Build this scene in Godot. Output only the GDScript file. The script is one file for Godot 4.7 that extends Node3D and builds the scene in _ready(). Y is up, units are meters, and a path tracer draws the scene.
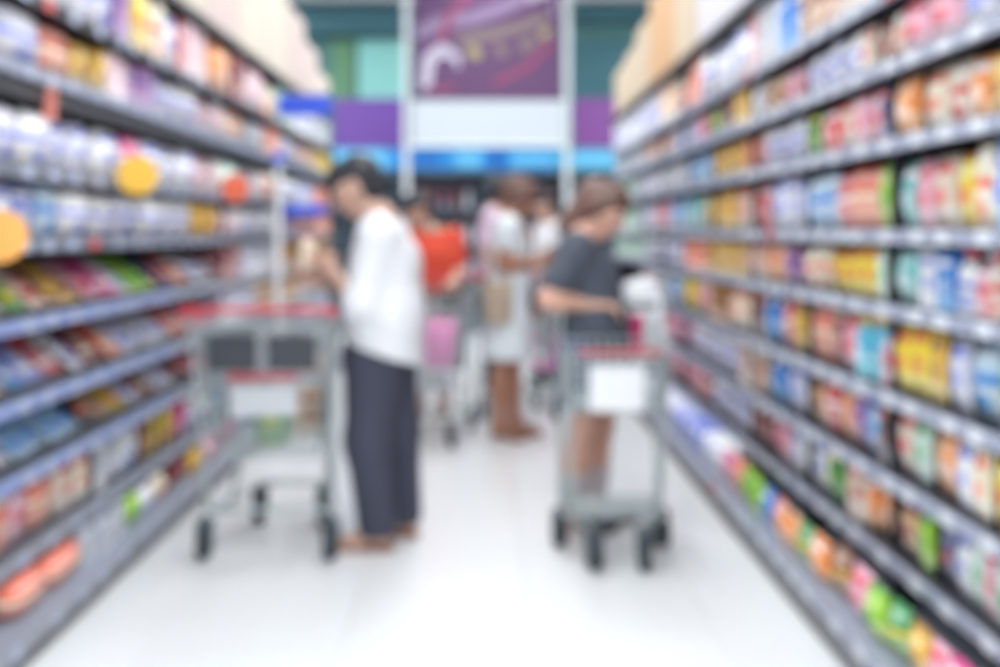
extends Node3D
# A supermarket aisle between two long shelving runs, shoppers with trolleys, an out-of-focus lens.

const COLOURS := {
	"white": ["white", 240, 240, 243, "periwinkle"], "lilac": ["pale lilac", 222, 222, 240, "periwinkle"], "cream": ["cream", 242, 230, 205, "coral"],
	"beige": ["beige", 224, 206, 188, "red"], "tan": ["tan", 214, 176, 132, "maroon"], "brown": ["brown", 140, 92, 66, "gold"], "orange": ["orange", 246, 152, 84, "white"],
	"coral": ["coral red", 240, 116, 90, "cream"], "red": ["red", 214, 68, 70, "white"], "pink": ["pink", 238, 176, 196, "red"], "magenta": ["magenta", 222, 70, 140, "white"],
	"blush": ["blush pink", 236, 216, 220, "pink"], "purple": ["purple", 132, 92, 164, "pink"], "navy": ["navy blue", 62, 72, 122, "coral"], "blue": ["bright blue", 42, 126, 212, "white"], "periwinkle": ["periwinkle blue", 118, 132, 216, "white"],
	"lightblue": ["light blue", 176, 206, 232, "blue"], "cyan": ["cyan blue", 44, 172, 208, "white"], "teal": ["teal", 112, 188, 188, "white"], "mint": ["pale mint", 200, 226, 214, "green"],
	"green": ["green", 66, 148, 84, "yellow"], "lime": ["lime green", 160, 208, 66, "green"], "yellow": ["yellow", 240, 214, 60, "red"], "gold": ["golden yellow", 232, 186, 84, "brown"],
	"grey": ["silver grey", 184, 188, 196, "lilac"], "dark": ["charcoal", 62, 62, 70, "coral"], "maroon": ["maroon", 130, 54, 64, "cream"],
}
# what stands along each shelf (key: height of the shelf board), from the far end to the near one: distance along the aisle where a run of one product begins, its colour, its kind
const WOMAN_SIDE := {
	2.02: "10.39 white product_box, 8.52 lilac product_box, 7.76 cream product_box, 7.21 beige snack_pouch, 6.70 coral product_box, 6.32 white soft_pack, 5.14 red product_box, 4.98 grey product_box, 4.60 blue product_box, 4.33 tan product_box, 3.94 beige snack_pouch, 3.62 cream product_box, 3.34 pink soft_pack, 2.84 white soft_pack, 1.62",
	1.8: "10.39 grey product_box, 8.52 beige snack_pouch, 7.33 lilac snack_pouch, 6.50 magenta snack_pouch, 6.14 green snack_pouch, 5.81 dark product_box, 5.43 gold product_box, 5.18 grey snack_pouch, 4.89 tan snack_pouch, 4.60 pink snack_pouch, 4.19 lilac snack_pouch, 3.83 white snack_pouch, 3.62 beige snack_pouch, 3.41 cream soft_pack, 3.26 pink soft_pack, 2.87 lilac soft_pack, 1.62",
	1.57: "10.39 mint product_box, 9.10 white snack_pouch, 7.76 grey snack_pouch, 6.77 lightblue snack_pouch, 6.00 gold snack_pouch, 5.22 coral snack_pouch, 4.94 lilac soft_pack, 4.23 green snack_pouch, 4.09 red snack_pouch, 3.85 beige snack_pouch, 3.70 pink snack_pouch, 3.46 navy snack_pouch, 3.36 orange snack_pouch, 3.18 cream snack_pouch, 3.00 beige snack_pouch, 2.87 orange snack_pouch, 2.75 gold snack_pouch, 2.64 tan snack_pouch, 2.56 lilac snack_pouch, 1.62",
	1.3: "10.39 mint product_box, 8.98 white snack_pouch, 8.00 pink snack_pouch, 7.46 lightblue snack_pouch, 6.77 teal snack_pouch, 6.29 gold snack_pouch, 5.50 beige snack_pouch, 5.14 red snack_pouch, 4.84 lilac soft_pack, 4.23 lightblue snack_pouch, 3.92 red snack_pouch, 3.77 coral snack_pouch, 3.50 lime snack_pouch, 3.34 teal snack_pouch, 3.20 pink snack_pouch, 3.09 beige snack_pouch, 2.93 yellow snack_pouch, 2.81 cream snack_pouch, 2.71 white snack_pouch, 2.61 blue product_box, 1.62",
	1.08: "9.78 mint product_box, 8.52 white snack_pouch, 7.33 lilac snack_pouch, 6.91 coral product_box, 6.14 gold glass_jar, 5.28 beige snack_pouch, 4.89 orange snack_pouch, 4.55 purple snack_pouch, 4.33 cream snack_pouch, 4.00 yellow snack_pouch, 3.46 mint snack_pouch, 3.36 teal snack_pouch, 3.18 white product_box, 3.06 blue product_box, 2.95 white sauce_bottle, 2.84 pink sauce_bottle, 2.75 beige sauce_bottle, 2.64 coral sauce_bottle, 2.56 white sauce_bottle, 1.62",
	0.82: "8.52 grey product_box, 7.54 lightblue snack_pouch, 6.91 yellow snack_pouch, 6.50 pink snack_pouch, 6.06 brown product_box, 5.57 cream snack_pouch, 5.14 dark product_box, 4.87 blue snack_pouch, 4.60 red snack_pouch, 4.44 gold snack_pouch, 4.23 coral snack_pouch, 4.00 maroon snack_pouch, 3.85 pink snack_pouch, 3.66 cyan glass_jar, 3.48 pink sauce_bottle, 3.36 yellow snack_pouch, 3.09 gold snack_pouch, 2.99 lilac snack_pouch, 2.87 lightblue snack_pouch, 2.71 lime snack_pouch, 1.62",
	0.575: "8.00 pink snack_pouch, 7.21 magenta snack_pouch, 6.60 white soft_pack, 6.00 lilac soft_pack, 5.28 beige product_box, 4.94 brown snack_pouch, 4.77 blue snack_pouch, 4.55 lilac snack_pouch, 4.19 tan snack_pouch, 4.00 red snack_pouch, 3.87 orange snack_pouch, 3.76 purple snack_pouch, 3.62 lightblue snack_pouch, 3.46 dark product_box, 3.32 beige snack_pouch, 3.18 mint snack_pouch, 3.07 orange snack_pouch, 2.89 white snack_pouch, 2.78 cream snack_pouch, 2.69 yellow snack_pouch, 2.60 coral snack_pouch, 1.62",
	0.34: "7.54 pink snack_pouch, 6.44 red snack_pouch, 6.00 white snack_pouch, 5.62 lilac soft_pack, 5.18 maroon snack_pouch, 4.80 pink snack_pouch, 4.47 white soft_pack, 4.00 green snack_pouch, 3.77 beige product_box, 3.62 orange snack_pouch, 3.41 dark product_box, 3.34 tan snack_pouch, 3.14 lime snack_pouch, 3.05 navy snack_pouch, 2.93 white snack_pouch, 2.84 mint snack_pouch, 2.75 pink snack_pouch, 2.68 mint soft_pack, 1.62",
	0.15: "7.54 lilac soft_pack, 6.44 periwinkle soft_pack, 5.57 white soft_pack, 5.08 magenta snack_pouch, 4.89 coral snack_pouch, 4.71 lime snack_pouch, 4.40 blue snack_pouch, 4.24 pink snack_pouch, 4.09 orange snack_pouch, 3.88 green snack_pouch, 3.72 orange snack_pouch, 3.54 brown snack_pouch, 3.39 dark product_box, 3.31 pink snack_pouch, 3.14 lime snack_pouch, 3.00 green snack_pouch, 2.87 gold snack_pouch, 2.75 pink snack_pouch, 2.64 magenta snack_pouch, 1.62",
}
const MAN_SIDE := {
	2.06: "10.63 grey product_box, 9.55 white product_box, 8.44 mint product_box, 7.78 cream snack_pouch, 7.42 blush soft_pack, 6.79 maroon product_box, 6.46 orange soft_pack, 5.84 blush product_box, 5.44 red product_box, 5.37 white soft_pack, 5.06 cream product_box, 4.79 yellow product_box, 4.62 purple product_box, 4.42 lilac soft_pack, 4.04 white soft_pack, 3.75 grey soft_pack, 3.43 white soft_pack, 3.22",
	1.82: "10.63 yellow product_box, 9.55 beige soft_pack, 8.62 lilac soft_pack, 7.97 coral product_box, 7.42 grey soft_pack, 6.85 cream soft_pack, 6.30 blush soft_pack, 5.70 white soft_pack, 5.32 lilac soft_pack, 4.91 purple product_box, 4.57 blush product_box, 4.31 gold soft_pack, 4.00 coral soft_pack, 3.70 lilac soft_pack, 3.37 white soft_pack, 3.22",
	1.5: "10.63 coral product_box, 9.55 lilac product_box, 8.62 white soft_pack, 7.97 beige soft_pack, 7.25 grey snack_pouch, 6.65 mint soft_pack, 6.13 blush soft_pack, 5.60 white soft_pack, 5.06 lilac soft_pack, 4.76 magenta soft_pack, 4.52 white soft_pack, 4.14 lilac soft_pack, 3.75 white soft_pack, 3.51 lilac soft_pack, 3.22",
	1.27: "10.63 coral product_box, 9.67 maroon product_box, 8.62 navy product_box, 7.97 grey soft_pack, 7.25 white snack_pouch, 6.65 blush snack_pouch, 6.13 gold snack_pouch, 5.60 white soft_pack, 5.15 white soft_pack, 4.76 lilac soft_pack, 4.43 white soft_pack, 4.14 white soft_pack, 3.84 lightblue soft_pack, 3.67 periwinkle soft_pack, 3.47 white soft_pack, 3.22",
	1.02: "10.63 tan product_box, 9.11 brown product_box, 7.97 grey product_box, 7.25 white product_box, 6.65 maroon product_box, 6.21 white snack_pouch, 5.70 coral snack_pouch, 5.41 navy snack_pouch, 5.10 lime snack_pouch, 4.73 white snack_pouch, 4.60 magenta snack_pouch, 4.37 pink snack_pouch, 4.21 gold snack_pouch, 3.99 brown snack_pouch, 3.84 beige snack_pouch, 3.67 green snack_pouch, 3.52 cream snack_pouch, 3.22",
	0.77: "10.63 grey product_box, 8.62 tan product_box, 7.09 white product_box, 6.25 pink snack_pouch, 5.60 coral snack_pouch, 5.37 white snack_pouch, 4.91 lilac snack_pouch, 4.62 coral snack_pouch, 4.43 maroon snack_pouch, 4.20 white snack_pouch, 4.04 red snack_pouch, 3.84 periwinkle snack_pouch, 3.62 blue snack_pouch, 3.51 cream snack_pouch, 3.39 pink snack_pouch, 3.22",
	0.54: "10.63 white product_box, 8.62 grey product_box, 7.09 lilac snack_pouch, 6.13 pink snack_pouch, 5.70 dark snack_pouch, 5.41 white snack_pouch, 5.15 maroon snack_pouch, 4.83 lilac snack_pouch, 4.69 yellow snack_pouch, 4.52 tan snack_pouch, 4.35 dark snack_pouch, 4.20 lightblue snack_pouch, 3.84 lightblue snack_pouch, 3.54 white snack_pouch, 3.22",
	0.29: "10.63 grey product_box, 8.62 white product_box, 7.09 pink snack_pouch, 6.38 lightblue snack_pouch, 5.91 white snack_pouch, 5.50 magenta snack_pouch, 5.23 yellow snack_pouch, 4.98 brown snack_pouch, 4.76 white snack_pouch, 4.49 grey snack_pouch, 4.31 grey product_box, 4.14 cream soft_pack, 3.99 beige soft_pack, 3.84 coral soft_pack, 3.62 pink soft_pack, 3.47 coral soft_pack, 3.22",
	0.11: "10.63 beige product_box, 8.62 grey product_box, 7.09 lightblue snack_pouch, 6.38 magenta snack_pouch, 5.91 pink snack_pouch, 5.60 gold snack_pouch, 5.32 maroon snack_pouch, 4.98 cream snack_pouch, 4.76 white snack_pouch, 4.56 lime snack_pouch, 4.37 grey product_box, 4.20 grey product_box, 3.89 coral soft_pack, 3.58 coral soft_pack, 3.22",
}

const ORDINAL := ["zeroth", "first", "second", "third", "fourth", "fifth", "sixth", "seventh", "eighth", "ninth", "tenth", "eleventh", "twelfth", "thirteenth", "fourteenth", "fifteenth", "sixteenth", "seventeenth", "eighteenth", "nineteenth", "twentieth"]
const KIND_WORDS := {"snack_pouch": "snack pouch", "wrapped_packet": "wrapped packet", "product_box": "product box", "sauce_bottle": "sauce bottle", "glass_jar": "lidded jar", "soft_pack": "soft pack", "cardboard_carton": "cardboard carton"}
const WIDTHS := {"snack_pouch": 0.135, "wrapped_packet": 0.15, "product_box": 0.13, "sauce_bottle": 0.075, "glass_jar": 0.09, "soft_pack": 0.2}

var rng := RandomNumberGenerator.new()
var M := {}
var designs := {}
var shapes := {}
var taken := {}
var weave: NoiseTexture2D


class Builder:
	var v := PackedVector3Array()
	var n := PackedVector3Array()
	var t := PackedVector2Array()
	var i := PackedInt32Array()

	func vert(p: Vector3, nn: Vector3, uv := Vector2.ZERO) -> int:
		v.append(p); n.append(nn); t.append(uv)
		return v.size() - 1

	func tri(a: int, b: int, c: int) -> void:
		var g := (v[b] - v[a]).cross(v[c] - v[a])
		if g.length_squared() < 1e-16:
			return
		if g.dot(n[a] + n[b] + n[c]) > 0.0:
			i.append_array(PackedInt32Array([a, c, b]))
		else:
			i.append_array(PackedInt32Array([a, b, c]))

	func quad(a: int, b: int, c: int, d: int) -> void:
		tri(a, b, c); tri(a, c, d)

	func smooth() -> void:
		var s := PackedVector3Array()
		s.resize(v.size())
		for k in range(0, i.size(), 3):
			var g := (v[i[k + 2]] - v[i[k]]).cross(v[i[k + 1]] - v[i[k]])
			for q in 3:
				s[i[k + q]] += g
		for k in s.size():
			n[k] = s[k].normalized() if s[k].length_squared() > 1e-20 else n[k]

	func box(c: Vector3, size: Vector3, bevel := 0.0, basis := Basis.IDENTITY) -> void:
		var h := size * 0.5
		var bv := minf(bevel, minf(h.x, minf(h.y, h.z)) * 0.9)
		if bevel <= 0.0:
			bv = 0.0005
		var id := {}
		for sx in [-1, 1]:
			for sy in [-1, 1]:
				for sz in [-1, 1]:
					var s := Vector3(sx, sy, sz)
					for a in 3:
						var p := Vector3.ZERO
						for k in 3:
							p[k] = s[k] * (h[k] if k == a else h[k] - bv)
						var nn := Vector3.ZERO
						nn[a] = s[a]
						var uv := Vector2(p.x / size.x + 0.5, 0.5 - p.y / size.y)
						if a == 0:
							uv = Vector2(p.z / size.z + 0.5, 0.5 - p.y / size.y)
						elif a == 1:
							uv = Vector2(p.x / size.x + 0.5, 0.5 + p.z / size.z * 0.2)
						id[[sx, sy, sz, a]] = vert(c + basis * p, (basis * nn).normalized(), uv)
		for s in [-1, 1]:
			quad(id[[s, -1, -1, 0]], id[[s, 1, -1, 0]], id[[s, 1, 1, 0]], id[[s, -1, 1, 0]])
			quad(id[[-1, s, -1, 1]], id[[1, s, -1, 1]], id[[1, s, 1, 1]], id[[-1, s, 1, 1]])
			quad(id[[-1, -1, s, 2]], id[[1, -1, s, 2]], id[[1, 1, s, 2]], id[[-1, 1, s, 2]])
			for q in [-1, 1]:
				quad(id[[s, q, -1, 0]], id[[s, q, 1, 0]], id[[s, q, 1, 1]], id[[s, q, -1, 1]])
				quad(id[[s, -1, q, 0]], id[[s, 1, q, 0]], id[[s, 1, q, 2]], id[[s, -1, q, 2]])
				quad(id[[-1, s, q, 1]], id[[1, s, q, 1]], id[[1, s, q, 2]], id[[-1, s, q, 2]])
				for w in [-1, 1]:
					tri(id[[s, q, w, 0]], id[[s, q, w, 1]], id[[s, q, w, 2]])

	func tube(points: Array, r: float, sides := 8) -> void:
		var last := -1
		var count := points.size()
		for k in count:
			var p: Vector3 = points[k]
			var d: Vector3 = (points[mini(k + 1, count - 1)] - points[maxi(k - 1, 0)]).normalized()
			var a := d.cross(Vector3.UP if absf(d.y) < 0.95 else Vector3.RIGHT).normalized()
			var b := d.cross(a).normalized()
			var first := v.size()
			for s in sides:
				var o := a * cos(TAU * s / sides) + b * sin(TAU * s / sides)
				vert(p + o * r, o, Vector2(float(s) / sides, float(k)))
			if last >= 0:
				var shift := 0
				var best := 1e9
				for s in sides:
					var q := v[last].distance_squared_to(v[first + s] - (p - points[k - 1]))
					if q < best:
						best = q; shift = s
				var flip := 1
				if v[last + 1].distance_squared_to(v[first + (shift + 1) % sides] - (p - points[k - 1])) > v[last + 1].distance_squared_to(v[first + (shift + sides - 1) % sides] - (p - points[k - 1])):
					flip = -1
				for s in sides:
					quad(last + s, last + (s + 1) % sides, first + posmod(shift + flip * (s + 1), sides), first + posmod(shift + flip * s, sides))
			if k == 0 or k == count - 1:
				var cap := vert(p, -d if k == 0 else d)
				for s in sides:
					tri(cap, first + s, first + (s + 1) % sides)
			last = first

	func lathe(profile: Array, seg := 14, at := Vector3.ZERO, basis := Basis.IDENTITY) -> void:
		var rows := profile.size()
		var top: float = profile[rows - 1].y
		var first := v.size()
		for k in rows:
			var p: Vector2 = profile[k]
			var d: Vector2 = profile[mini(k + 1, rows - 1)] - profile[maxi(k - 1, 0)]
			var pn := Vector2(d.y, -d.x).normalized()
			for s in seg + 1:
				var w := TAU * s / seg
				vert(at + basis * Vector3(sin(w) * p.x, p.y, cos(w) * p.x), (basis * Vector3(sin(w) * pn.x, pn.y, cos(w) * pn.x)).normalized(), Vector2(fmod(2.0 * s / seg + 0.5, 1.0), 1.0 - p.y / maxf(top, 0.001)))
		for k in rows - 1:
			for s in seg:
				quad(first + k * (seg + 1) + s, first + k * (seg + 1) + s + 1, first + (k + 1) * (seg + 1) + s + 1, first + (k + 1) * (seg + 1) + s)

	func mesh() -> ArrayMesh:
		var arrays := []
		arrays.resize(Mesh.ARRAY_MAX)
		arrays[Mesh.ARRAY_VERTEX] = v
		arrays[Mesh.ARRAY_NORMAL] = n
		arrays[Mesh.ARRAY_TEX_UV] = t
		arrays[Mesh.ARRAY_INDEX] = i
		var m := ArrayMesh.new()
		m.add_surface_from_arrays(Mesh.PRIMITIVE_TRIANGLES, arrays)
		return m

	# the surface round tapered bones [a, radius, b, radius] joined smoothly, cut by planes (what lies on the plane's front side is cut off)
	func skin(bones: Array, cell: float, k: float, cuts := []) -> void:
		var lo := Vector3.ONE * 1e9
		var hi := Vector3.ONE * -1e9
		for b in bones:
			var r: float = maxf(b[1], b[3]) + cell * 3.0 + k * 0.3
			lo = lo.min((b[0] as Vector3).min(b[2]) - Vector3.ONE * r)
			hi = hi.max((b[0] as Vector3).max(b[2]) + Vector3.ONE * r)
		var nx := int((hi.x - lo.x) / cell) + 2
		var ny := int((hi.y - lo.y) / cell) + 2
		var nz := int((hi.z - lo.z) / cell) + 2
		var f := PackedFloat32Array()
		f.resize(nx * ny * nz)
		f.fill(1.0)
		for b in bones:
			var a: Vector3 = b[0]
			var e: Vector3 = b[2]
			var ra: float = b[1]
			var dr: float = b[3] - ra
			var ax := e - a
			var l2 := maxf(ax.length_squared(), 1e-9)
			var r := maxf(ra, b[3]) + cell * 2.5 + k * 0.5
			var p0 := (a.min(e) - Vector3.ONE * r - lo) / cell
			var p1 := (a.max(e) + Vector3.ONE * r - lo) / cell
			for z in range(maxi(0, int(p0.z)), mini(nz, int(p1.z) + 2)):
				for y in range(maxi(0, int(p0.y)), mini(ny, int(p1.y) + 2)):
					var row := (z * ny + y) * nx
					var p := Vector3(0.0, lo.y + y * cell, lo.z + z * cell) - a
					for x in range(maxi(0, int(p0.x)), mini(nx, int(p1.x) + 2)):
						p.x = lo.x + x * cell - a.x
						var h := clampf(p.dot(ax) / l2, 0.0, 1.0)
						var d := (p - ax * h).length() - ra - dr * h
						var o := f[row + x]
						var q := k - absf(o - d)
						f[row + x] = minf(o, d) - (q * q * 0.25 / k if q > 0.0 else 0.0)
		for c in cuts:
			var pl: Plane = c
			for z in nz:
				for y in ny:
					var row := (z * ny + y) * nx
					for x in nx:
						if f[row + x] < cell * 2.0:
							f[row + x] = maxf(f[row + x], pl.distance_to(lo + Vector3(x, y, z) * cell))
		var at := PackedInt32Array()
		at.resize(nx * ny * nz)
		at.fill(-1)
		var off := [0, 1, nx, nx + 1, nx * ny, nx * ny + 1, nx * ny + nx, nx * ny + nx + 1]
		var edges := [[0, 1], [2, 3], [4, 5], [6, 7], [0, 2], [1, 3], [4, 6], [5, 7], [0, 4], [1, 5], [2, 6], [3, 7]]
		var corner := [Vector3(0, 0, 0), Vector3(1, 0, 0), Vector3(0, 1, 0), Vector3(1, 1, 0), Vector3(0, 0, 1), Vector3(1, 0, 1), Vector3(0, 1, 1), Vector3(1, 1, 1)]
		var limit := cell * 2.0
		for z in nz - 1:
			for y in ny - 1:
				var row := (z * ny + y) * nx
				for x in nx - 1:
					var g := row + x
					if absf(f[g]) > limit:
						continue
					var c := 0
					for q in 8:
						if f[g + off[q]] < 0.0:
							c += 1
					if c == 0 or c == 8:
						continue
					var sum := Vector3.ZERO
					var hits := 0
					for ed in edges:
						var d0 := f[g + off[ed[0]]]
						var d1 := f[g + off[ed[1]]]
						if (d0 < 0.0) != (d1 < 0.0):
							sum += (corner[ed[0]] as Vector3).lerp(corner[ed[1]], d0 / (d0 - d1))
							hits += 1
					var grad := Vector3(f[g + 1] - f[g], f[g + nx] - f[g], f[g + nx * ny] - f[g])
					at[g] = vert(lo + (Vector3(x, y, z) + sum / hits) * cell, grad.normalized())
		var step := [1, nx, nx * ny]
		for z in range(1, nz - 1):
			for y in range(1, ny - 1):
				var row := (z * ny + y) * nx
				for x in range(1, nx - 1):
					var g := row + x
					if at[g] < 0:
						continue
					for axis in 3:
						var d0 := f[g]
						var d1 := f[g + step[axis]]
						if (d0 < 0.0) == (d1 < 0.0):
							continue
						var s1: int = step[(axis + 1) % 3]
						var s2: int = step[(axis + 2) % 3]
						var a := at[g]
						var b := at[g - s1]
						var c := at[g - s1 - s2]
						var d := at[g - s2]
						if a < 0 or b < 0 or c < 0 or d < 0:
							continue
						if d0 < 0.0:
							i.append_array(PackedInt32Array([a, c, b, a, d, c]))
						else:
							i.append_array(PackedInt32Array([a, b, c, a, c, d]))


# ---------------------------------------------------------------- helpers

func called(kind: String) -> String:
	if not taken.has(kind):
		taken[kind] = 0
		return kind
	taken[kind] += 1
	return "%s_%03d" % [kind, taken[kind]]

func tag(o: Node3D, label: String, category: String, group := "", kind := "") -> Node3D:
	o.set_meta("label", label)
	o.set_meta("category", category)
	if group:
		o.set_meta("group", group)
	if kind:
		o.set_meta("kind", kind)
	return o

func thing(kind: String, at: Vector3, label: String, category: String, group := "", turn := 0.0) -> Node3D:
	var o := Node3D.new()
	o.name = called(kind)
	o.position = at
	o.rotation.y = turn
	add_child(o)
	tag(o, label, category, group)
	return o

func part(kind: String, shape, material: Material, parent: Node = null, at := Vector3.ZERO) -> MeshInstance3D:
	var o := MeshInstance3D.new()
	o.name = called(kind) if parent == null else kind
	o.mesh = shape.mesh() if shape is Builder else shape
	o.material_override = material
	o.position = at
	if parent == null:
		add_child(o)
	else:
		parent.add_child(o, true)
	return o

func setting(kind: String, shape, material: Material, at := Vector3.ZERO) -> MeshInstance3D:
	var o := part(kind, shape, material, null, at)
	o.set_meta("kind", "structure")
	return o

func boxed(size: Vector3, bevel := 0.004, c := Vector3.ZERO) -> Builder:
	var b := Builder.new()
	b.box(c, size, bevel)
	return b

func tubed(points: Array, r: float, sides := 8) -> Builder:
	var b := Builder.new()
	b.tube(points, r, sides)
	return b

func paint(r: int, g: int, b: int, rough := 0.5, metal := 0.0) -> StandardMaterial3D:
	var m := StandardMaterial3D.new()
	m.albedo_color = Color8(r, g, b)
	m.roughness = rough
	m.metallic = metal
	return m

func cloth(r: int, g: int, b: int) -> StandardMaterial3D:
	var m := paint(r, g, b, 0.9)
	if weave == null:
		weave = NoiseTexture2D.new()
		var fast := FastNoiseLite.new()
		fast.seed = 5
		fast.frequency = 0.04
		weave.noise = fast
		weave.width = 128
		weave.height = 128
		weave.seamless = true
		weave.as_normal_map = true
		weave.bump_strength = 2.0
	m.normal_enabled = true
	m.normal_texture = weave
	m.normal_scale = 0.4
	m.uv1_triplanar = true
	m.uv1_scale = Vector3.ONE * 5.0
	return m

func shade_of(key: String) -> Color:
	var c: Array = COLOURS[key]
	return Color8(c[1], c[2], c[3])

# the print on a pack: colour, a headline band, a picture spot and lines of small type
func design(key: String, variant: int) -> StandardMaterial3D:
	var id := key + str(variant)
	if designs.has(id):
		return designs[id]
	var r := RandomNumberGenerator.new()
	r.seed = hash(id)
	var base := shade_of(key)
	var accent := shade_of(COLOURS[key][4])
	var im := Image.create_empty(48, 72, true, Image.FORMAT_RGB8)
	im.fill(base)
	var soft := base.lerp(Color.WHITE, 0.45)
	match variant:
		0:
			im.fill_rect(Rect2i(0, 50, 48, 22), soft)
			im.fill_rect(Rect2i(6, 10, 36, 9), accent)
		1:
			im.fill_rect(Rect2i(0, 0, 48, 8), base.lerp(accent, 0.5))
			im.fill_rect(Rect2i(8, 14, 32, 10), soft)
		3:
			im.fill_rect(Rect2i(6, 52, 36, 8), accent)
			im.fill_rect(Rect2i(0, 66, 48, 6), soft)
		2:
			im.fill_rect(Rect2i(0, 30, 48, 8), accent)
			im.fill_rect(Rect2i(4, 8, 40, 12), soft)
	if variant == 1 or variant == 2:
		im.fill_rect(Rect2i(0, 44 if variant == 1 else 40, 48, 28), base.lerp(Color8(236, 230, 226), 0.5))
	var spot := Vector2(24, 40 if variant != 2 else 54)
	for y in 72:
		for x in 48:
			var e := (Vector2(x, y) - spot) / Vector2(14, 10)
			if e.length_squared() < 1.0:
				im.set_pixel(x, y, accent.lerp(soft, 0.55) if e.length_squared() > 0.45 else accent.lerp(base, 0.35))
	for k in 4:
		im.fill_rect(Rect2i(8 + r.randi() % 6, 60 + k * 3, 16 + r.randi() % 14, 1), accent.lerp(base, 0.4))
	im.generate_mipmaps()
	var m := StandardMaterial3D.new()
	m.albedo_texture = ImageTexture.create_from_image(im)
	m.roughness = 0.42
	designs[id] = m
	return m

# ---------------------------------------------------------------- product shapes, one unit wide, high and deep, standing on y = 0 with the face to +z

func pouch_shape() -> ArrayMesh:
	var b := Builder.new()
	var nx := 8
	var ny := 10
	var id := {}
	for side in [1, -1]:
		for y in ny + 1:
			for x in nx + 1:
				var u := float(x) / nx
				var w := float(y) / ny
				var inner := clampf((w - 0.07) / 0.86, 0.0, 1.0)
				var d := 0.5 * pow(sin(PI * u), 0.6) * pow(sin(PI * inner), 0.5)
				var border := x == 0 or x == nx or y == 0 or y == ny
				if border and side == -1:
					id[[x, y, -1]] = id[[x, y, 1]]
					continue
				var pinch := 1.0 - 0.07 * sin(PI * inner)
				id[[x, y, side]] = b.vert(Vector3((u - 0.5) * pinch, w, side * d), Vector3(0, 0, side), Vector2(u, 1.0 - w))
	for side in [1, -1]:
		for y in ny:
			for x in nx:
				b.n[id[[x, y, side]]] = Vector3(0, 0, side)
				b.n[id[[x + 1, y, side]]] = Vector3(0, 0, side)
				b.n[id[[x, y + 1, side]]] = Vector3(0, 0, side)
				b.n[id[[x + 1, y + 1, side]]] = Vector3(0, 0, side)
				b.quad(id[[x, y, side]], id[[x + 1, y, side]], id[[x + 1, y + 1, side]], id[[x, y + 1, side]])
	b.smooth()
	return b.mesh()

func soft_shape() -> ArrayMesh:   # a plump rounded pack
	var b := Builder.new()
	var nu := 20
	var nv := 10
	for y in nv + 1:
		for x in nu + 1:
			var w := TAU * x / nu
			var q := PI * (float(y) / nv - 0.5)
			var c := signf(cos(w)) * pow(absf(cos(w)), 0.45)
			var s := signf(sin(w)) * pow(absf(sin(w)), 0.45)
			var cy := pow(maxf(cos(q), 0.0), 0.35)
			var sy := signf(sin(q)) * pow(absf(sin(q)), 0.5)
			var p := Vector3(s * cy * 0.5, 0.5 + sy * 0.5, c * cy * 0.5)
			b.vert(p, (p - Vector3(0, 0.5, 0)).normalized(), Vector2(clampf(p.x + 0.5, 0.0, 1.0), 1.0 - p.y))
	for y in nv:
		for x in nu:
			b.quad(y * (nu + 1) + x, y * (nu + 1) + x + 1, (y + 1) * (nu + 1) + x + 1, (y + 1) * (nu + 1) + x)
	return b.mesh()

func lathed(profile: Array, seg := 14) -> ArrayMesh:
	var b := Builder.new()
	b.lathe(profile, seg)
	return b.mesh()

func make_shapes() -> void:
	shapes.snack_pouch = pouch_shape()
	shapes.wrapped_packet = shapes.snack_pouch
	shapes.soft_pack = soft_shape()
	shapes.product_box = boxed(Vector3.ONE, 0.02, Vector3(0, 0.5, 0)).mesh()
	shapes.sauce_bottle = lathed([Vector2(0, 0), Vector2(0.44, 0.0), Vector2(0.5, 0.03), Vector2(0.5, 0.55), Vector2(0.42, 0.68), Vector2(0.18, 0.8), Vector2(0.17, 0.88), Vector2(0, 0.88)])
	shapes.bottle_cap = lathed([Vector2(0, 0.87), Vector2(0.21, 0.87), Vector2(0.21, 0.985), Vector2(0.18, 1.0), Vector2(0, 1.0)])
	shapes.glass_jar = lathed([Vector2(0, 0), Vector2(0.46, 0.0), Vector2(0.5, 0.04), Vector2(0.5, 0.7), Vector2(0.4, 0.82), Vector2(0.4, 0.86), Vector2(0, 0.86)])
	shapes.jar_lid = lathed([Vector2(0, 0.84), Vector2(0.44, 0.84), Vector2(0.44, 0.98), Vector2(0.42, 1.0), Vector2(0, 1.0)])

func product(kind: String, key: String, variant: int, at: Vector3, size: Vector3, turn: float, lean: float, label: String, group: String) -> Node3D:
	var o := MeshInstance3D.new()
	o.name = called(kind)
	o.mesh = shapes[kind]
	o.material_override = design(key, variant)
	o.transform = Transform3D(Basis(Vector3.UP, turn) * Basis(Vector3.RIGHT, -lean) * Basis.from_scale(size), at)
	add_child(o)
	tag(o, label, {"snack_pouch": "pouch", "wrapped_packet": "packet", "product_box": "box", "sauce_bottle": "bottle", "glass_jar": "jar", "soft_pack": "pack"}[kind], group)
	if kind == "sauce_bottle":
		part("cap", shapes.bottle_cap, M.red_plastic if variant != 1 else M.white_plastic, o)
	elif kind == "glass_jar":
		part("lid", shapes.jar_lid, M.lid_gold, o)
	return o

# ---------------------------------------------------------------- shelving

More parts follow.
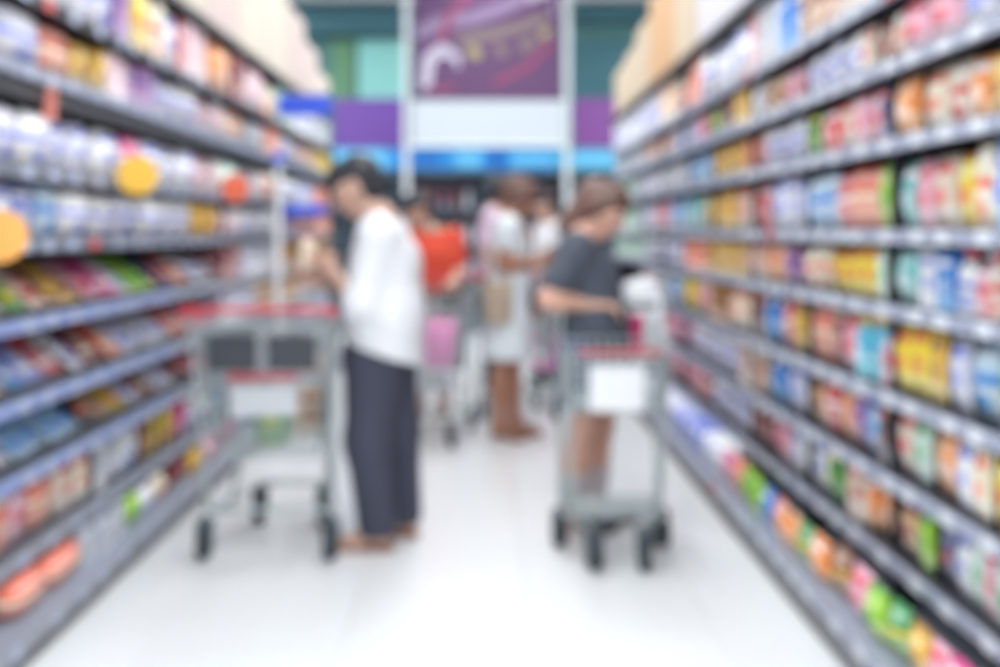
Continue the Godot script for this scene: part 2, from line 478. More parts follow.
func shelving(side: int, front: float, base_front: float, depth: float, heights: Array, first_z: float, pitch: float, bays: int, table: Dictionary, whose: String) -> void:
	var back := front + depth
	var deck := heights[0] as float
	for bay in bays:
		var z0 := first_z + pitch * bay
		var o := thing("shelving_bay", Vector3(side * front, 0, -(z0 + pitch / 2.0)), ("%s black steel shelving bay from the picture edge on the %s side" % [ORDINAL[bay], whose]) if bay > 0 else ("black steel shelving bay just outside the picture on the %s side" % whose), "shelving", "shelving bays on the %s side" % whose)
		var top: float = heights[heights.size() - 1]
		part("back_panel", boxed(Vector3(0.03, top + 0.02, pitch - 0.004), 0.002, Vector3(side * (depth + 0.02), (top + 0.02) / 2.0, 0)), M.shelf_back if side > 0 else M.panel_grey, o)
		part("upright", boxed(Vector3(0.05, top - 0.03, 0.04), 0.004, Vector3(side * (depth - 0.03), top / 2.0 - 0.015, pitch / 2.0 - 0.02)), M.shelf_black, o)
		part("side_panel", boxed(Vector3(depth - 0.05, top - 0.06 if side > 0 else 0.42, 0.016), 0.002, Vector3(side * (depth / 2.0 + 0.02), top / 2.0 if side > 0 else 0.32, -pitch / 2.0 + 0.01)), M.shelf_black if side > 0 else M.panel_grey, o)
		part("kick_plate", boxed(Vector3(0.02, deck - 0.035, pitch - 0.004), 0.002, Vector3(side * (base_front - front + 0.03), (deck - 0.035) / 2.0, 0)), M.kick, o)
		for h in heights.size():
			var y: float = heights[h]
			var edge := base_front - front if h == 0 else 0.0
			var w := depth - edge
			var s := part("base_deck" if h == 0 else "shelf", boxed(Vector3(w, 0.028, pitch - 0.004), 0.003, Vector3(side * (edge + w / 2.0), y - 0.014, 0)), M.deck if h == 0 else (M.shelf_black if side > 0 or h > 6 else M.shelf_grey), o)
			part("price_rail", boxed(Vector3(0.012, 0.042, pitch - 0.006), 0.003, Vector3(side * (edge - 0.006), y - 0.017, 0)), (M.rail if h < 9 else M.shelf_black) if side > 0 else (M.shelf_black if h > 7 else (M.rail if h == 7 else (M.rail_dark if h > 4 else (M.rail_blue if h > 1 and bay < 3 else M.rail_grey)))), s)
			if side < 0 and h == 7:
				part("valance", boxed(Vector3(0.02, 0.065, pitch - 0.006), 0.003, Vector3(side * 0.012, y - 0.07, 0)), M.shelf_black, s)
			if h > 0:
				for k in [-1, 1]:
					part("bracket", boxed(Vector3(w * 0.8, 0.05, 0.006), 0.001, Vector3(side * (w * 0.58), y - 0.05, k * (pitch / 2.0 - 0.008))), M.shelf_black, s)
			if bay < 4 and h < heights.size() - 1:
				for k in 4:
					var tz := (k - 1.5) * pitch / 4.2 + rng.randf_range(-0.04, 0.04)
					part("price_tag", shapes.price_tag, M.tag_red if rng.randf() < 0.03 else (M.tag_white if side > 0 else M.tag_blue), s, Vector3(side * (edge - 0.0145), y - 0.017, tz))
	# goods
	for key in table:
		var y: float = key
		var level := 0
		var gap := 0.3
		for h in heights.size() - 1:
			if absf(heights[h] - y) < 0.01:
				level = h
				gap = heights[h + 1] - heights[h]
		var words: PackedStringArray = (table[key] as String).split(", ")
		var count := {}
		var items := []
		for bay in range(bays - 1, -1, -1):   # the runs of goods that fall into this bay, stretched to fill it; no pack stands across the joint of two bays
			var far := first_z + pitch * (bay + 1) - 0.034
			var near := first_z + pitch * bay + 0.012
			var runs := []
			var total := 0.0
			for k in words.size() - 1:
				var w := words[k].split(" ")
				var a := minf(w[0].to_float(), far)
				var e := maxf(words[k + 1].split(" ")[0].to_float(), near)
				if a - e > 0.05:
					runs.append([w[1], "wrapped_packet" if side < 0 and w[2] == "snack_pouch" else w[2], a - e])
					total += a - e
			var stretch := (far - near) / maxf(total, 0.01)
			var at := far
			for r in runs:
				var length: float = r[2] * stretch
				var want: float = WIDTHS[r[1]] * (1.0 if far < 6.2 else 1.5) * (1.3 if side < 0 and r[1] == "soft_pack" else 1.0)
				var n := maxi(1, roundi(length / want))
				var variant: int = ([0, 1 + (r[0] as String).length() % 2][rng.randi() % 2]) if r[1] != "wrapped_packet" else 3
				for q in n:
					items.append([at - length / n * (q + 0.5), length / n, r[1], r[0], variant])
				at -= length
		items.reverse()
		for it in items:
			var z: float = it[0]
			var pw: float = it[1]
			var kind: String = it[2]
			var bay := clampi(int((z - first_z) / pitch), 0, bays - 1)
			count[bay] = count.get(bay, 0) + 1
			var lean := 0.0
			var hh := (gap - 0.036) * rng.randf_range(0.88, 0.99)
			if side < 0 and level == 6:
				hh = (gap - 0.1) * 0.9
			if level == 0 and side < 0:
				hh *= 0.84
			var dd := rng.randf_range(0.16, 0.22)
			var inset := 0.02 + rng.randf_range(0.0, 0.03)
			if kind == "snack_pouch" or kind == "wrapped_packet":
				hh = minf(hh, 0.26); dd = minf(pw * 0.55, 0.08)
			elif kind == "sauce_bottle" or kind == "glass_jar":
				pw = minf(pw, hh * 0.6); dd = pw
			elif kind == "soft_pack":
				dd = 0.2
			if side < 0 and kind == "wrapped_packet" and y > 0.5 and y < 1.1:
				lean = 0.95
				hh = minf(0.27, (gap - 0.085) / cos(lean))
				dd = 0.05
				inset += dd * 0.5 * (1.0 - cos(lean))
			var front_x := (base_front + (0.0 if side > 0 else 0.03) if level == 0 else front) + inset
			var label := "%s %s, %s along, %s shelf up, %s bay, on the %s side" % [COLOURS[it[3]][0], KIND_WORDS[kind], ORDINAL[count[bay]], ORDINAL[level + 1], ORDINAL[bay] if bay > 0 else "outermost", whose]
			product(kind, it[3], it[4], Vector3(side * (front_x + dd / 2.0), y + 0.001 + dd * 0.5 * sin(lean), -z), Vector3(pw * 0.96, hh, dd), -side * PI / 2.0, lean, label, "goods on the %s side" % whose)

func cartons(side: int, front: float, y: float, rows: Array, whose: String) -> void:
	var shape: ArrayMesh = boxed(Vector3.ONE, 0.012, Vector3(0, 0.5, 0)).mesh()
	var tape: ArrayMesh = boxed(Vector3(0.14, 0.006, 1.004), 0.001, Vector3(0, 1.0, 0)).mesh()
	var k := 0
	for r in rows:
		k += 1
		var w: float = r[0] - r[1]
		var o := MeshInstance3D.new()
		o.name = called("cardboard_carton")
		o.mesh = shape
		o.material_override = M[r[3]]
		o.transform = Transform3D(Basis(Vector3.UP, -side * PI / 2.0) * Basis.from_scale(Vector3(w * 0.97, r[2], 0.36)), Vector3(side * (front + 0.2), y + 0.001, -(r[0] + r[1]) / 2.0))
		add_child(o)
		tag(o, "%s cardboard carton, %s from the far end, on shelving top, %s side" % [{"carton_cream": "cream", "carton_beige": "beige", "carton_tan": "tan", "carton_pink": "pinkish", "carton_white": "white"}[r[3]], ORDINAL[k], whose], "carton", "cartons stored on the %s shelving" % whose)
		part("tape", tape, M.tape, o)

# ---------------------------------------------------------------- trolleys

func wires(pairs: Array, r := 0.0036) -> Builder:
	var b := Builder.new()
	for p in pairs:
		b.tube(p, r, 5)
	return b

func sheet(a: Vector3, b: Vector3, c: Vector3, d: Vector3, across: int, along: int) -> Array:   # wires over the four-cornered sheet a-b (one end) to d-c
	var out := []
	for k in across + 1:
		var t := float(k) / across
		out.append([a.lerp(b, t), d.lerp(c, t)])
	for k in along + 1:
		var t := float(k) / along
		out.append([a.lerp(d, t), b.lerp(c, t)])
	return out

func caster(o: Node3D, at: Vector3, turn: float) -> void:
	var c := Basis(Vector3.UP, turn)
	var fork := Builder.new()
	for s in [-1, 1]:
		fork.box(at + c * Vector3(s * 0.029, 0.105, 0.012), Vector3(0.007, 0.085, 0.05), 0.002, c)
	fork.box(at + Vector3(0, 0.148, 0), Vector3(0.068, 0.012, 0.06), 0.003, c)
	fork.tube([at + Vector3(0, 0.15, 0), at + Vector3(0, 0.175, 0)], 0.012)
	var f := part("caster_fork", fork, M.fork, o)
	var w := Builder.new()
	w.lathe([Vector2(0, -0.024), Vector2(0.058, -0.024), Vector2(0.069, -0.016), Vector2(0.071, 0), Vector2(0.069, 0.016), Vector2(0.058, 0.024), Vector2(0, 0.024)], 18, at + c * Vector3(0, 0.071, 0.02), c * Basis(Vector3.BACK, PI / 2.0))
	part("wheel", w, M.rubber, f)

func trolley(at: Vector3, turn: float, label: String) -> Node3D:
	var o := thing("shopping_trolley", at, label, "shopping cart", "shopping trolleys in the aisle", turn)
	part("handle", tubed([Vector3(-0.29, 1.0, 0.47), Vector3(0.29, 1.0, 0.47)], 0.012, 12), M.red_plastic, o)
	for s in [-1.0, 1.0]:
		part("handle_bracket", boxed(Vector3(0.026, 0.036, 0.05), 0.008, Vector3(s * 0.285, 0.985, 0.46)), M.red_plastic, o)
		part("side_frame", tubed([Vector3(s * 0.285, 0.98, 0.46), Vector3(s * 0.27, 0.9, 0.41), Vector3(s * 0.26, 0.5, 0.3), Vector3(s * 0.255, 0.3, 0.26), Vector3(s * 0.25, 0.19, 0.24), Vector3(s * 0.24, 0.17, 0.18), Vector3(s * 0.14, 0.17, -0.3)], 0.011), M.chrome, o)
		part("basket_strut", tubed([Vector3(s * 0.2, 0.17, 0.05), Vector3(s * 0.18, 0.42, -0.16)], 0.011), M.chrome, o)
		caster(o, Vector3(s * 0.25, 0, 0.27), 0.0)
		caster(o, Vector3(s * 0.14, 0, -0.27), 0.0)
		part("side_mesh", wires(sheet(Vector3(s * 0.25, 0.93, 0.4), Vector3(s * 0.19, 0.88, -0.46), Vector3(s * 0.155, 0.46, -0.36), Vector3(s * 0.21, 0.41, 0.3), 18, 6)), M.chrome, o)
	part("cross_rail", tubed([Vector3(-0.24, 0.17, 0.18), Vector3(0.24, 0.17, 0.18)], 0.011), M.chrome, o)
	part("cross_rail", tubed([Vector3(-0.14, 0.17, -0.3), Vector3(0.14, 0.17, -0.3)], 0.011), M.chrome, o)
	part("rim", tubed([Vector3(-0.25, 0.93, 0.4), Vector3(-0.19, 0.88, -0.46), Vector3(0.19, 0.88, -0.46), Vector3(0.25, 0.93, 0.4)], 0.008), M.chrome, o)
	part("front_mesh", wires(sheet(Vector3(-0.19, 0.88, -0.46), Vector3(0.19, 0.88, -0.46), Vector3(0.155, 0.46, -0.36), Vector3(-0.155, 0.46, -0.36), 9, 6)), M.chrome, o)
	part("base_mesh", wires(sheet(Vector3(-0.155, 0.46, -0.36), Vector3(0.155, 0.46, -0.36), Vector3(0.21, 0.41, 0.3), Vector3(-0.21, 0.41, 0.3), 8, 12)), M.chrome, o)
	part("rear_gate", wires(sheet(Vector3(-0.24, 0.92, 0.385), Vector3(0.24, 0.92, 0.385), Vector3(0.21, 0.42, 0.3), Vector3(-0.21, 0.42, 0.3), 10, 5)), M.chrome, o)
	for s in [-1.0, 1.0]:
		part("child_seat_panel", boxed(Vector3(0.19, 0.14, 0.012), 0.005, Vector3(s * 0.115, 0.83, 0.395)), M.dark_plastic, o)
	part("seat_trim", boxed(Vector3(0.27, 0.02, 0.02), 0.006, Vector3(0, 0.735, 0.385)), M.red_plastic, o)
	part("notice_panel", boxed(Vector3(0.26, 0.12, 0.006), 0.002, Vector3(0, 0.64, 0.368)), M.notice, o)
	return o

func two_tier_trolley(at: Vector3) -> void:
	var o := thing("two_tier_trolley", at, "small two-tier chrome trolley with white front panel before the grey-shirted woman", "shopping cart")
	for s in [-1.0, 1.0]:
		part("rear_post", tubed([Vector3(s * 0.2, 0.16, -0.17), Vector3(s * 0.2, 0.9, -0.21), Vector3(s * 0.19, 0.98, -0.26)], 0.0095), M.chrome, o)
		part("base_rail", tubed([Vector3(s * 0.2, 0.17, -0.17), Vector3(s * 0.19, 0.165, 0.02), Vector3(s * 0.1, 0.165, 0.18)], 0.012), M.chrome, o)
		part("front_post", tubed([Vector3(s * 0.17, 0.17, 0.06), Vector3(s * 0.185, 0.62, 0.14)], 0.009), M.chrome, o)
		caster(o, Vector3(s * 0.2, 0, -0.15), 0.3 * s)
		caster(o, Vector3(s * 0.1, 0, 0.17), -0.2 * s)
		part("side_mesh", wires(sheet(Vector3(s * 0.2, 0.85, -0.21), Vector3(s * 0.19, 0.82, 0.2), Vector3(s * 0.18, 0.6, 0.16), Vector3(s * 0.19, 0.62, -0.2), 9, 5)), M.chrome, o)
		part("tray_side", wires(sheet(Vector3(s * 0.195, 0.3, -0.17), Vector3(s * 0.15, 0.28, 0.17), Vector3(s * 0.14, 0.19, 0.15), Vector3(s * 0.19, 0.19, -0.16), 9, 3)), M.chrome, o)
	part("handle", tubed([Vector3(-0.21, 0.985, -0.265), Vector3(0.21, 0.985, -0.265)], 0.016, 12), M.fork, o)
	part("front_mesh", wires(sheet(Vector3(-0.19, 0.82, 0.2), Vector3(0.19, 0.82, 0.2), Vector3(0.18, 0.6, 0.16), Vector3(-0.18, 0.6, 0.16), 9, 5)), M.chrome, o)
	part("rear_mesh", wires(sheet(Vector3(-0.2, 0.85, -0.21), Vector3(0.2, 0.85, -0.21), Vector3(0.19, 0.62, -0.2), Vector3(-0.19, 0.62, -0.2), 9, 5)), M.chrome, o)
	part("basket_base", wires(sheet(Vector3(-0.18, 0.6, 0.16), Vector3(0.18, 0.6, 0.16), Vector3(0.19, 0.62, -0.2), Vector3(-0.19, 0.62, -0.2), 10, 8)), M.chrome, o)
	part("tray_base", wires(sheet(Vector3(-0.14, 0.19, 0.15), Vector3(0.14, 0.19, 0.15), Vector3(0.19, 0.19, -0.16), Vector3(-0.19, 0.19, -0.16), 12, 9), 0.0035), M.chrome, o)
	part("tray_front", wires(sheet(Vector3(-0.15, 0.28, 0.17), Vector3(0.15, 0.28, 0.17), Vector3(0.14, 0.19, 0.15), Vector3(-0.14, 0.19, 0.15), 9, 3), 0.0035), M.chrome, o)
	part("rim_trim", boxed(Vector3(0.32, 0.017, 0.02), 0.006, Vector3(0, 0.835, 0.2)), M.red_plastic, o)
	part("front_panel", boxed(Vector3(0.21, 0.18, 0.008), 0.003, Vector3(-0.01, 0.7, 0.19)), M.white_plastic, o)

# ---------------------------------------------------------------- people

func head_bones(c: Vector3, f: Vector3, u: Vector3) -> Array:
	var s := f.cross(u).normalized()
	var out := [
		[c + u * 0.032 - f * 0.025, 0.082, c + u * 0.032 + f * 0.012, 0.078],
		[c - u * 0.015 + f * 0.02, 0.064, c - u * 0.082 + f * 0.05, 0.032],
		[c + f * 0.084 + u * 0.012, 0.009, c + f * 0.106 - u * 0.022, 0.013],
		[c + f * 0.078 - u * 0.052 - s * 0.014, 0.012, c + f * 0.078 - u * 0.052 + s * 0.014, 0.012],
	]
	for q in [-1.0, 1.0]:
		out.append([c + s * q * 0.078 + u * 0.02 - f * 0.01, 0.013, c + s * q * 0.076 - u * 0.02 - f * 0.004, 0.01])
		out.append([c + s * q * 0.03 + f * 0.066 + u * 0.034, 0.016, c + s * q * 0.045 + f * 0.05 - u * 0.02, 0.026])
	return out

func hand_bones(w: Vector3, d: Vector3, nrm: Vector3, thumb: float, curl: float) -> Array:   # from the wrist along d, palm facing nrm, the thumb on the side given by its sign
	var s := nrm.cross(d).normalized() * thumb
	var out := [[w, 0.024, w + d * 0.03, 0.024]]
	var lengths := [0.072, 0.08, 0.074, 0.058]
	for k in 4:
		var root := w + d * 0.085 + s * (0.03 - 0.02 * k)
		out.append([w + d * 0.025 + s * (0.016 - 0.011 * k), 0.015, root, 0.0115])
		var a := d * cos(curl) + nrm * sin(curl)
		var b := d * cos(curl * 2.2) + nrm * sin(curl * 2.2)
		var l: float = lengths[k]
		out.append([root, 0.0095, root + a * l * 0.52, 0.0088])
		out.append([root + a * l * 0.52, 0.0088, root + a * l * 0.52 + b * l * 0.48, 0.0078])
	var knuckle := w + d * 0.055 + s * 0.045 + nrm * 0.014
	out.append([w + d * 0.02 + s * 0.02, 0.014, knuckle, 0.0115])
	out.append([knuckle, 0.0112, knuckle + d * 0.035 + s * 0.012 + nrm * 0.02, 0.009])
	return out

func foot_bones(ankle: Vector3, dir: Vector3, y0: float) -> Array:
	var heel := Vector3(ankle.x, y0 + 0.032, ankle.z) - dir * 0.035
	var ball := Vector3(ankle.x, y0 + 0.026, ankle.z) + dir * 0.11
	var s := dir.cross(Vector3.UP).normalized()
	return [[ankle, 0.036, heel, 0.03], [ankle, 0.034, ball - s * 0.014, 0.024], [ankle + Vector3(0, -0.02, 0), 0.028, ball + s * 0.018, 0.022],
		[ball - s * 0.014, 0.024, ball - s * 0.012 + dir * 0.06 - Vector3(0, 0.008, 0), 0.016], [ball + s * 0.018, 0.022, ball + s * 0.02 + dir * 0.045 - Vector3(0, 0.008, 0), 0.015]]

# J: joints by name in metres from the feet; side pairs are [near the camera, away from it] or whatever order the caller keeps for both arms and legs
func person(at: Vector3, label: String, J: Dictionary, skin_mat: Material, hair_mat: Material, fine := 0.012) -> Node3D:
	var o := thing("person", at, label, "person", "shoppers in the aisle")
	var f: Vector3 = (J.face as Vector3).normalized()
	var u: Vector3 = (J.crown as Vector3)
	u = (u - f * u.dot(f)).normalized()
	var side: Vector3 = ((J.shoulder[0] - J.shoulder[1]) as Vector3).normalized()
	var b := Builder.new()
	var girth: float = J.get("girth", 1.0)
	var bones := [[J.neck, 0.058, J.head - u * 0.05 - f * 0.012, 0.05]]
	for q in 2:
		var sg := 1.0 if q == 0 else -1.0
		bones.append([J.neck, 0.06, J.shoulder[q], 0.05])
		bones.append([J.chest + side * sg * 0.075, 0.1 * girth, J.waist + side * sg * 0.06, 0.09 * girth])
		bones.append([J.waist + side * sg * 0.06, 0.09 * girth, J.hip[q], 0.095 * girth])
		bones.append([J.shoulder[q], 0.05, J.elbow[q], 0.038])
		bones.append([J.elbow[q], 0.038, (J.elbow[q] as Vector3).lerp(J.wrist[q], 0.3), 0.039])
		bones.append([(J.elbow[q] as Vector3).lerp(J.wrist[q], 0.3), 0.039, J.wrist[q], 0.026])
		bones.append([J.hip[q], 0.085 * girth, J.knee[q], 0.052])
		bones.append([J.knee[q], 0.052, (J.knee[q] as Vector3).lerp(J.ankle[q], 0.35) - (J.toes as Vector3) * 0.012, 0.054])
		bones.append([(J.knee[q] as Vector3).lerp(J.ankle[q], 0.35) - (J.toes as Vector3) * 0.012, 0.054, J.ankle[q], 0.036])
		bones.append_array(foot_bones(J.ankle[q], J.toes, 0.0))
	b.skin(bones, fine, 0.04)
	b.skin(head_bones(J.head, f, u) + [[J.neck.lerp(J.head, 0.4), 0.05, J.head - u * 0.05 - f * 0.012, 0.05]], fine * 0.45, 0.022)
	for q in 2:
		var d: Vector3 = (J.wrist[q] - J.elbow[q]).normalized()
		if J.has("reach"):
			d = (d * 0.4 + (J.reach[q] as Vector3)).normalized()
		var nrm: Vector3 = J.get("palm", [Vector3.DOWN, Vector3.DOWN])[q]
		nrm = (nrm - d * nrm.dot(d)).normalized()
		b.skin(hand_bones(J.wrist[q], d, nrm, (1.0 if q == 0 else -1.0) * J.get("thumbs", 1.0), J.get("curl", 0.5)) + [[J.elbow[q].lerp(J.wrist[q], 0.8), 0.028, J.wrist[q], 0.026]], 0.0045, 0.012)
	b.smooth()
	part("body", b, skin_mat, o)
	for q in [-1.0, 1.0]:
		var s: Vector3 = f.cross(u).normalized() * q
		var e := Builder.new()
		e.skin([[J.head + f * 0.078 + u * 0.008 + s * 0.031, 0.012, J.head + f * 0.079 + u * 0.008 + s * 0.032, 0.012]], 0.005, 0.002)
		e.smooth()
		part("eye", e, M.eye, o)
	var m := Builder.new()
	m.skin([[J.head + f * 0.088 - u * 0.052 - f.cross(u) * 0.018, 0.006, J.head + f * 0.088 - u * 0.052 + f.cross(u) * 0.018, 0.006]], 0.004, 0.003)
	m.smooth()
	part("mouth", m, M.lips, o)
	var hair := Builder.new()
	var hb := [[J.head + u * 0.05 - f * 0.042, 0.088, J.head + u * 0.062 + f * 0.012, 0.077], [J.head + u * 0.03 - f * 0.05, 0.085, J.head - u * 0.03 - f * 0.055, 0.066]]
	for extra in J.get("hair", []):
		hb.append([J.head + u * extra[0] + f * extra[1] + f.cross(u) * extra[2], extra[3], J.head + u * extra[4] + f * extra[5] + f.cross(u) * extra[6], extra[7]])
	hair.skin(hb, fine * 0.6, 0.03)
	hair.smooth()
	part("hair", hair, hair_mat, o)
	return o

func garment(o: Node3D, kind: String, bones: Array, mat: Material, cuts := [], cell := 0.012, k := 0.05) -> MeshInstance3D:
	var b := Builder.new()
	b.skin(bones, cell, k, cuts)
	b.smooth()
	return part(kind, b, mat, o)

func torso_bones(J: Dictionary, r_chest: float, r_waist: float, r_hip: float, spread: float, hem: Vector3) -> Array:
	var side: Vector3 = ((J.shoulder[0] - J.shoulder[1]) as Vector3).normalized()
	var out := []
	for q in [1.0, -1.0]:
		out.append([J.chest + side * q * spread, r_chest, J.waist + side * q * spread, r_waist])
		out.append([J.waist + side * q * spread, r_waist, hem + side * q * spread, r_hip])
	for q in 2:
		out.append([J.neck + Vector3(0, -0.03, 0), 0.062, J.shoulder[q], 0.064])
		out.append([J.shoulder[q], 0.066, (J.chest as Vector3) + side * (spread if q == 0 else -spread), r_chest * 0.92])
	return out

func sleeves(J: Dictionary, to: float, r0: float, r1: float) -> Array:
	var out := []
	for q in 2:
		out.append([J.shoulder[q], r0, (J.shoulder[q] as Vector3).lerp(J.elbow[q], minf(to, 1.0)), r1])
		if to > 1.0:
			out.append([J.elbow[q], r1, (J.elbow[q] as Vector3).lerp(J.wrist[q], to - 1.0), r1 * 0.85])
	return out

func trousers(J: Dictionary, r_hip: float, r_knee: float, r_hem: float, to := 1.0, lift := 0.02) -> Array:
	var out := []
	for q in 2:
		out.append([J.waist.lerp((J.hip[q] as Vector3), 0.6), r_hip, J.hip[q], r_hip])
		out.append([J.hip[q], r_hip, J.knee[q].lerp(J.hip[q], 1.0 - minf(to * 2.0, 1.0)), r_knee])
		if to > 0.5:
			out.append([J.knee[q], r_knee, (J.knee[q] as Vector3).lerp(J.ankle[q], (to - 0.5) * 2.0) + Vector3(0, lift, 0), r_hem])
	return out

func shoes(o: Node3D, J: Dictionary, mat: Material, grow := 0.01) -> void:
	for q in 2:
		var bones := foot_bones(J.ankle[q], J.toes, grow)
		for b in bones:
			b[1] += grow; b[3] += grow
		bones.remove_at(0)
		garment(o, "shoe", bones, mat, [Plane(Vector3.UP, 0.085), Plane(Vector3.DOWN, 0.0)], 0.01, 0.03)

func v(x: float, y: float, z: float) -> Vector3:
	return Vector3(x, y, z)

func people() -> void:
	# man in white, in profile at the shelves
	var J := {
		"head": v(-0.1, 1.475, 0.01), "face": v(-0.84, -0.52, 0.06), "crown": v(-0.5, 0.86, 0), "neck": v(0.0, 1.345, 0), "chest": v(0.025, 1.17, 0), "waist": v(0.02, 0.95, 0),
		"shoulder": [v(0.01, 1.285, 0.17), v(0.02, 1.285, -0.17)], "elbow": [v(-0.06, 1.0, 0.21), v(-0.1, 1.02, -0.2)], "wrist": [v(-0.185, 1.13, 0.06), v(-0.235, 1.08, -0.08)],
		"hip": [v(-0.02, 0.8, 0.085), v(0.03, 0.8, -0.085)], "knee": [v(-0.04, 0.44, 0.1), v(0.065, 0.45, -0.1)], "ankle": [v(0.0, 0.075, 0.1), v(0.09, 0.075, -0.1)], "toes": v(-1, 0, 0),
		"reach": [v(-0.5, 0.2, -0.5), v(-0.8, 0.2, 0.1)], "palm": [v(0, 0.1, -1), v(0, 0.2, 1)], "curl": 0.35, "hair": [[0.06, 0.03, 0.0, 0.062, 0.05, 0.05, 0.0, 0.045]],
	}
	var o := person(v(-0.44, 0, -4.6), "man in white shirt and charcoal trousers studying a packet at the shelves", J, M.skin_tan, M.hair_black)
	garment(o, "shirt", torso_bones(J, 0.138, 0.156, 0.162, 0.075, v(0.02, 0.74, 0)) + sleeves(J, 1.1, 0.078, 0.066), M.white_cloth, [Plane(v(-0.34, -1, 0).normalized(), -0.765), Plane(v(-0.5, 0.86, 0), 1.215)])
	garment(o, "trousers", trousers(J, 0.12, 0.092, 0.08), M.charcoal_cloth, [Plane(Vector3.DOWN, -0.055)])
	for q in 2:
		var a: Vector3 = J.ankle[q]
		part("sandal", boxed(v(0.27, 0.02, 0.095), 0.008, v(a.x - 0.065, 0.0, a.z)), M.sandal, o).position.y = 0.0
	var p := thing("held_packet", v(-0.44 - 0.3, 1.13, -4.6 - 0.01), "small cream packet held up by the man in white", "packet")
	var pm := part("pouch", shapes.snack_pouch, design("cream", 1), p)
	pm.transform = Transform3D(Basis(Vector3.UP, 1.1) * Basis.from_scale(v(0.1, 0.14, 0.035)), Vector3.ZERO)

	# woman in grey with the small trolley
	J = {
		"head": v(0.1, 1.385, 0.0), "face": v(0.78, -0.45, 0.42), "crown": v(0.5, 0.86, 0), "neck": v(0.005, 1.26, 0), "chest": v(0.03, 1.1, 0), "waist": v(0.06, 0.9, 0),
		"shoulder": [v(-0.035, 1.215, 0.16), v(0.0, 1.215, -0.16)], "elbow": [v(-0.16, 1.01, 0.22), v(0.1, 0.99, -0.22)], "wrist": [v(0.02, 0.985, 0.19), v(0.25, 1.03, -0.08)],
		"hip": [v(0.02, 0.76, 0.085), v(0.06, 0.76, -0.085)], "knee": [v(-0.01, 0.43, 0.08), v(0.1, 0.43, -0.08)], "ankle": [v(-0.04, 0.075, 0.08), v(0.07, 0.075, -0.08)], "toes": v(0.96, 0, 0.28),
		"reach": [v(0.8, 0.0, 0.1), v(0.6, 0.1, 0.5)], "palm": [v(0, -1, 0.2), v(0, 0.3, 1)], "curl": 0.5, "thumbs": -1.0, "girth": 1.12,
		"hair": [[0.03, -0.07, 0.0, 0.085, -0.13, -0.1, 0.01, 0.06], [0.06, 0.02, 0.03, 0.06, -0.01, -0.02, 0.075, 0.035], [0.06, 0.02, -0.03, 0.06, -0.01, -0.02, -0.075, 0.035]],
	}
	o = person(v(0.425, 0, -4.86), "woman in dark grey shirt and denim shorts looking down at a white pack", J, M.skin_light, M.hair_brown)
	garment(o, "shirt", torso_bones(J, 0.136, 0.142, 0.145, 0.07, v(0.07, 0.74, 0)) + sleeves(J, 0.62, 0.075, 0.072), M.grey_cloth, [Plane(Vector3.DOWN, -0.73), Plane(v(0.3, 0.95, 0), 1.24)])
	garment(o, "shorts", trousers(J, 0.13, 0.115, 0.1, 0.32), M.denim, [Plane(Vector3.DOWN, -0.54)])
	for q in 2:
		garment(o, "sock", [[(J.ankle[q] as Vector3).lerp(J.knee[q], 0.5), 0.058, J.ankle[q], 0.043]], M.sock, [Plane(Vector3.UP, 0.25)], 0.01, 0.01)
	shoes(o, J, M.shoe_dark)
	var w := thing("held_pack", v(0.425 + 0.31, 0.74, -4.86 + 0.03), "white soft pack with magenta patch in the grey-shirted woman's far hand", "pack")
	var sp := part("wrapper", shapes.soft_pack, M.white_plastic, w)
	sp.transform = Transform3D(Basis(Vector3.BACK, 0.2) * Basis.from_scale(v(0.18, 0.36, 0.09)), Vector3.ZERO)
	part("printed_patch", boxed(v(0.06, 0.15, 0.012), 0.004, v(-0.075, 0.12, 0.043)), M.magenta, w)

	# woman in a white dress
	J = {
		"head": v(0.06, 1.505, 0.0), "face": v(0.8, -0.55, 0.25), "crown": v(0.5, 0.86, 0), "neck": v(-0.005, 1.375, 0), "chest": v(0.0, 1.2, 0), "waist": v(0.0, 0.98, 0),
		"shoulder": [v(-0.02, 1.325, 0.15), v(0.02, 1.325, -0.15)], "elbow": [v(-0.05, 1.09, 0.19), v(0.06, 1.08, -0.18)], "wrist": [v(0.15, 1.1, 0.12), v(0.2, 1.12, -0.06)],
		"hip": [v(-0.03, 0.84, 0.075), v(-0.0, 0.84, -0.075)], "knee": [v(-0.06, 0.46, 0.07), v(0.02, 0.46, -0.07)], "ankle": [v(-0.07, 0.075, 0.07), v(0.03, 0.075, -0.07)], "toes": v(0.9, 0, 0.43),
		"reach": [v(0.7, 0.1, -0.2), v(0.7, 0.1, 0.2)], "palm": [v(0, 0.4, -1), v(0, 0.4, 1)], "curl": 0.4, "thumbs": -1.0,
		"hair": [[0.02, -0.06, 0.0, 0.07, -0.06, -0.075, 0.0, 0.05], [0.05, 0.03, 0.03, 0.06, -0.04, 0.0, 0.075, 0.03], [0.05, 0.03, -0.03, 0.06, -0.04, 0.0, -0.075, 0.03]],
	}
	o = person(v(0.16, 0, -6.94), "woman in short white dress with bare legs looking at her phone", J, M.skin_brown, M.hair_brown, 0.014)
	garment(o, "dress", torso_bones(J, 0.115, 0.112, 0.15, 0.06, v(-0.02, 0.56, 0)) + sleeves(J, 0.4, 0.068, 0.066), M.pale_cloth, [Plane(Vector3.DOWN, -0.5), Plane(v(0.3, 0.95, 0), 1.345)], 0.014)
	shoes(o, J, M.sandal, 0.006)
	var bag := thing("shoulder_bag", v(0.16 - 0.08, 0.72, -6.94 + 0.22), "tan leather shoulder bag hanging beside the woman in white dress", "bag")
	part("pouch_body", boxed(v(0.17, 0.26, 0.07), 0.03, v(0, 0.14, 0)), M.leather, bag)
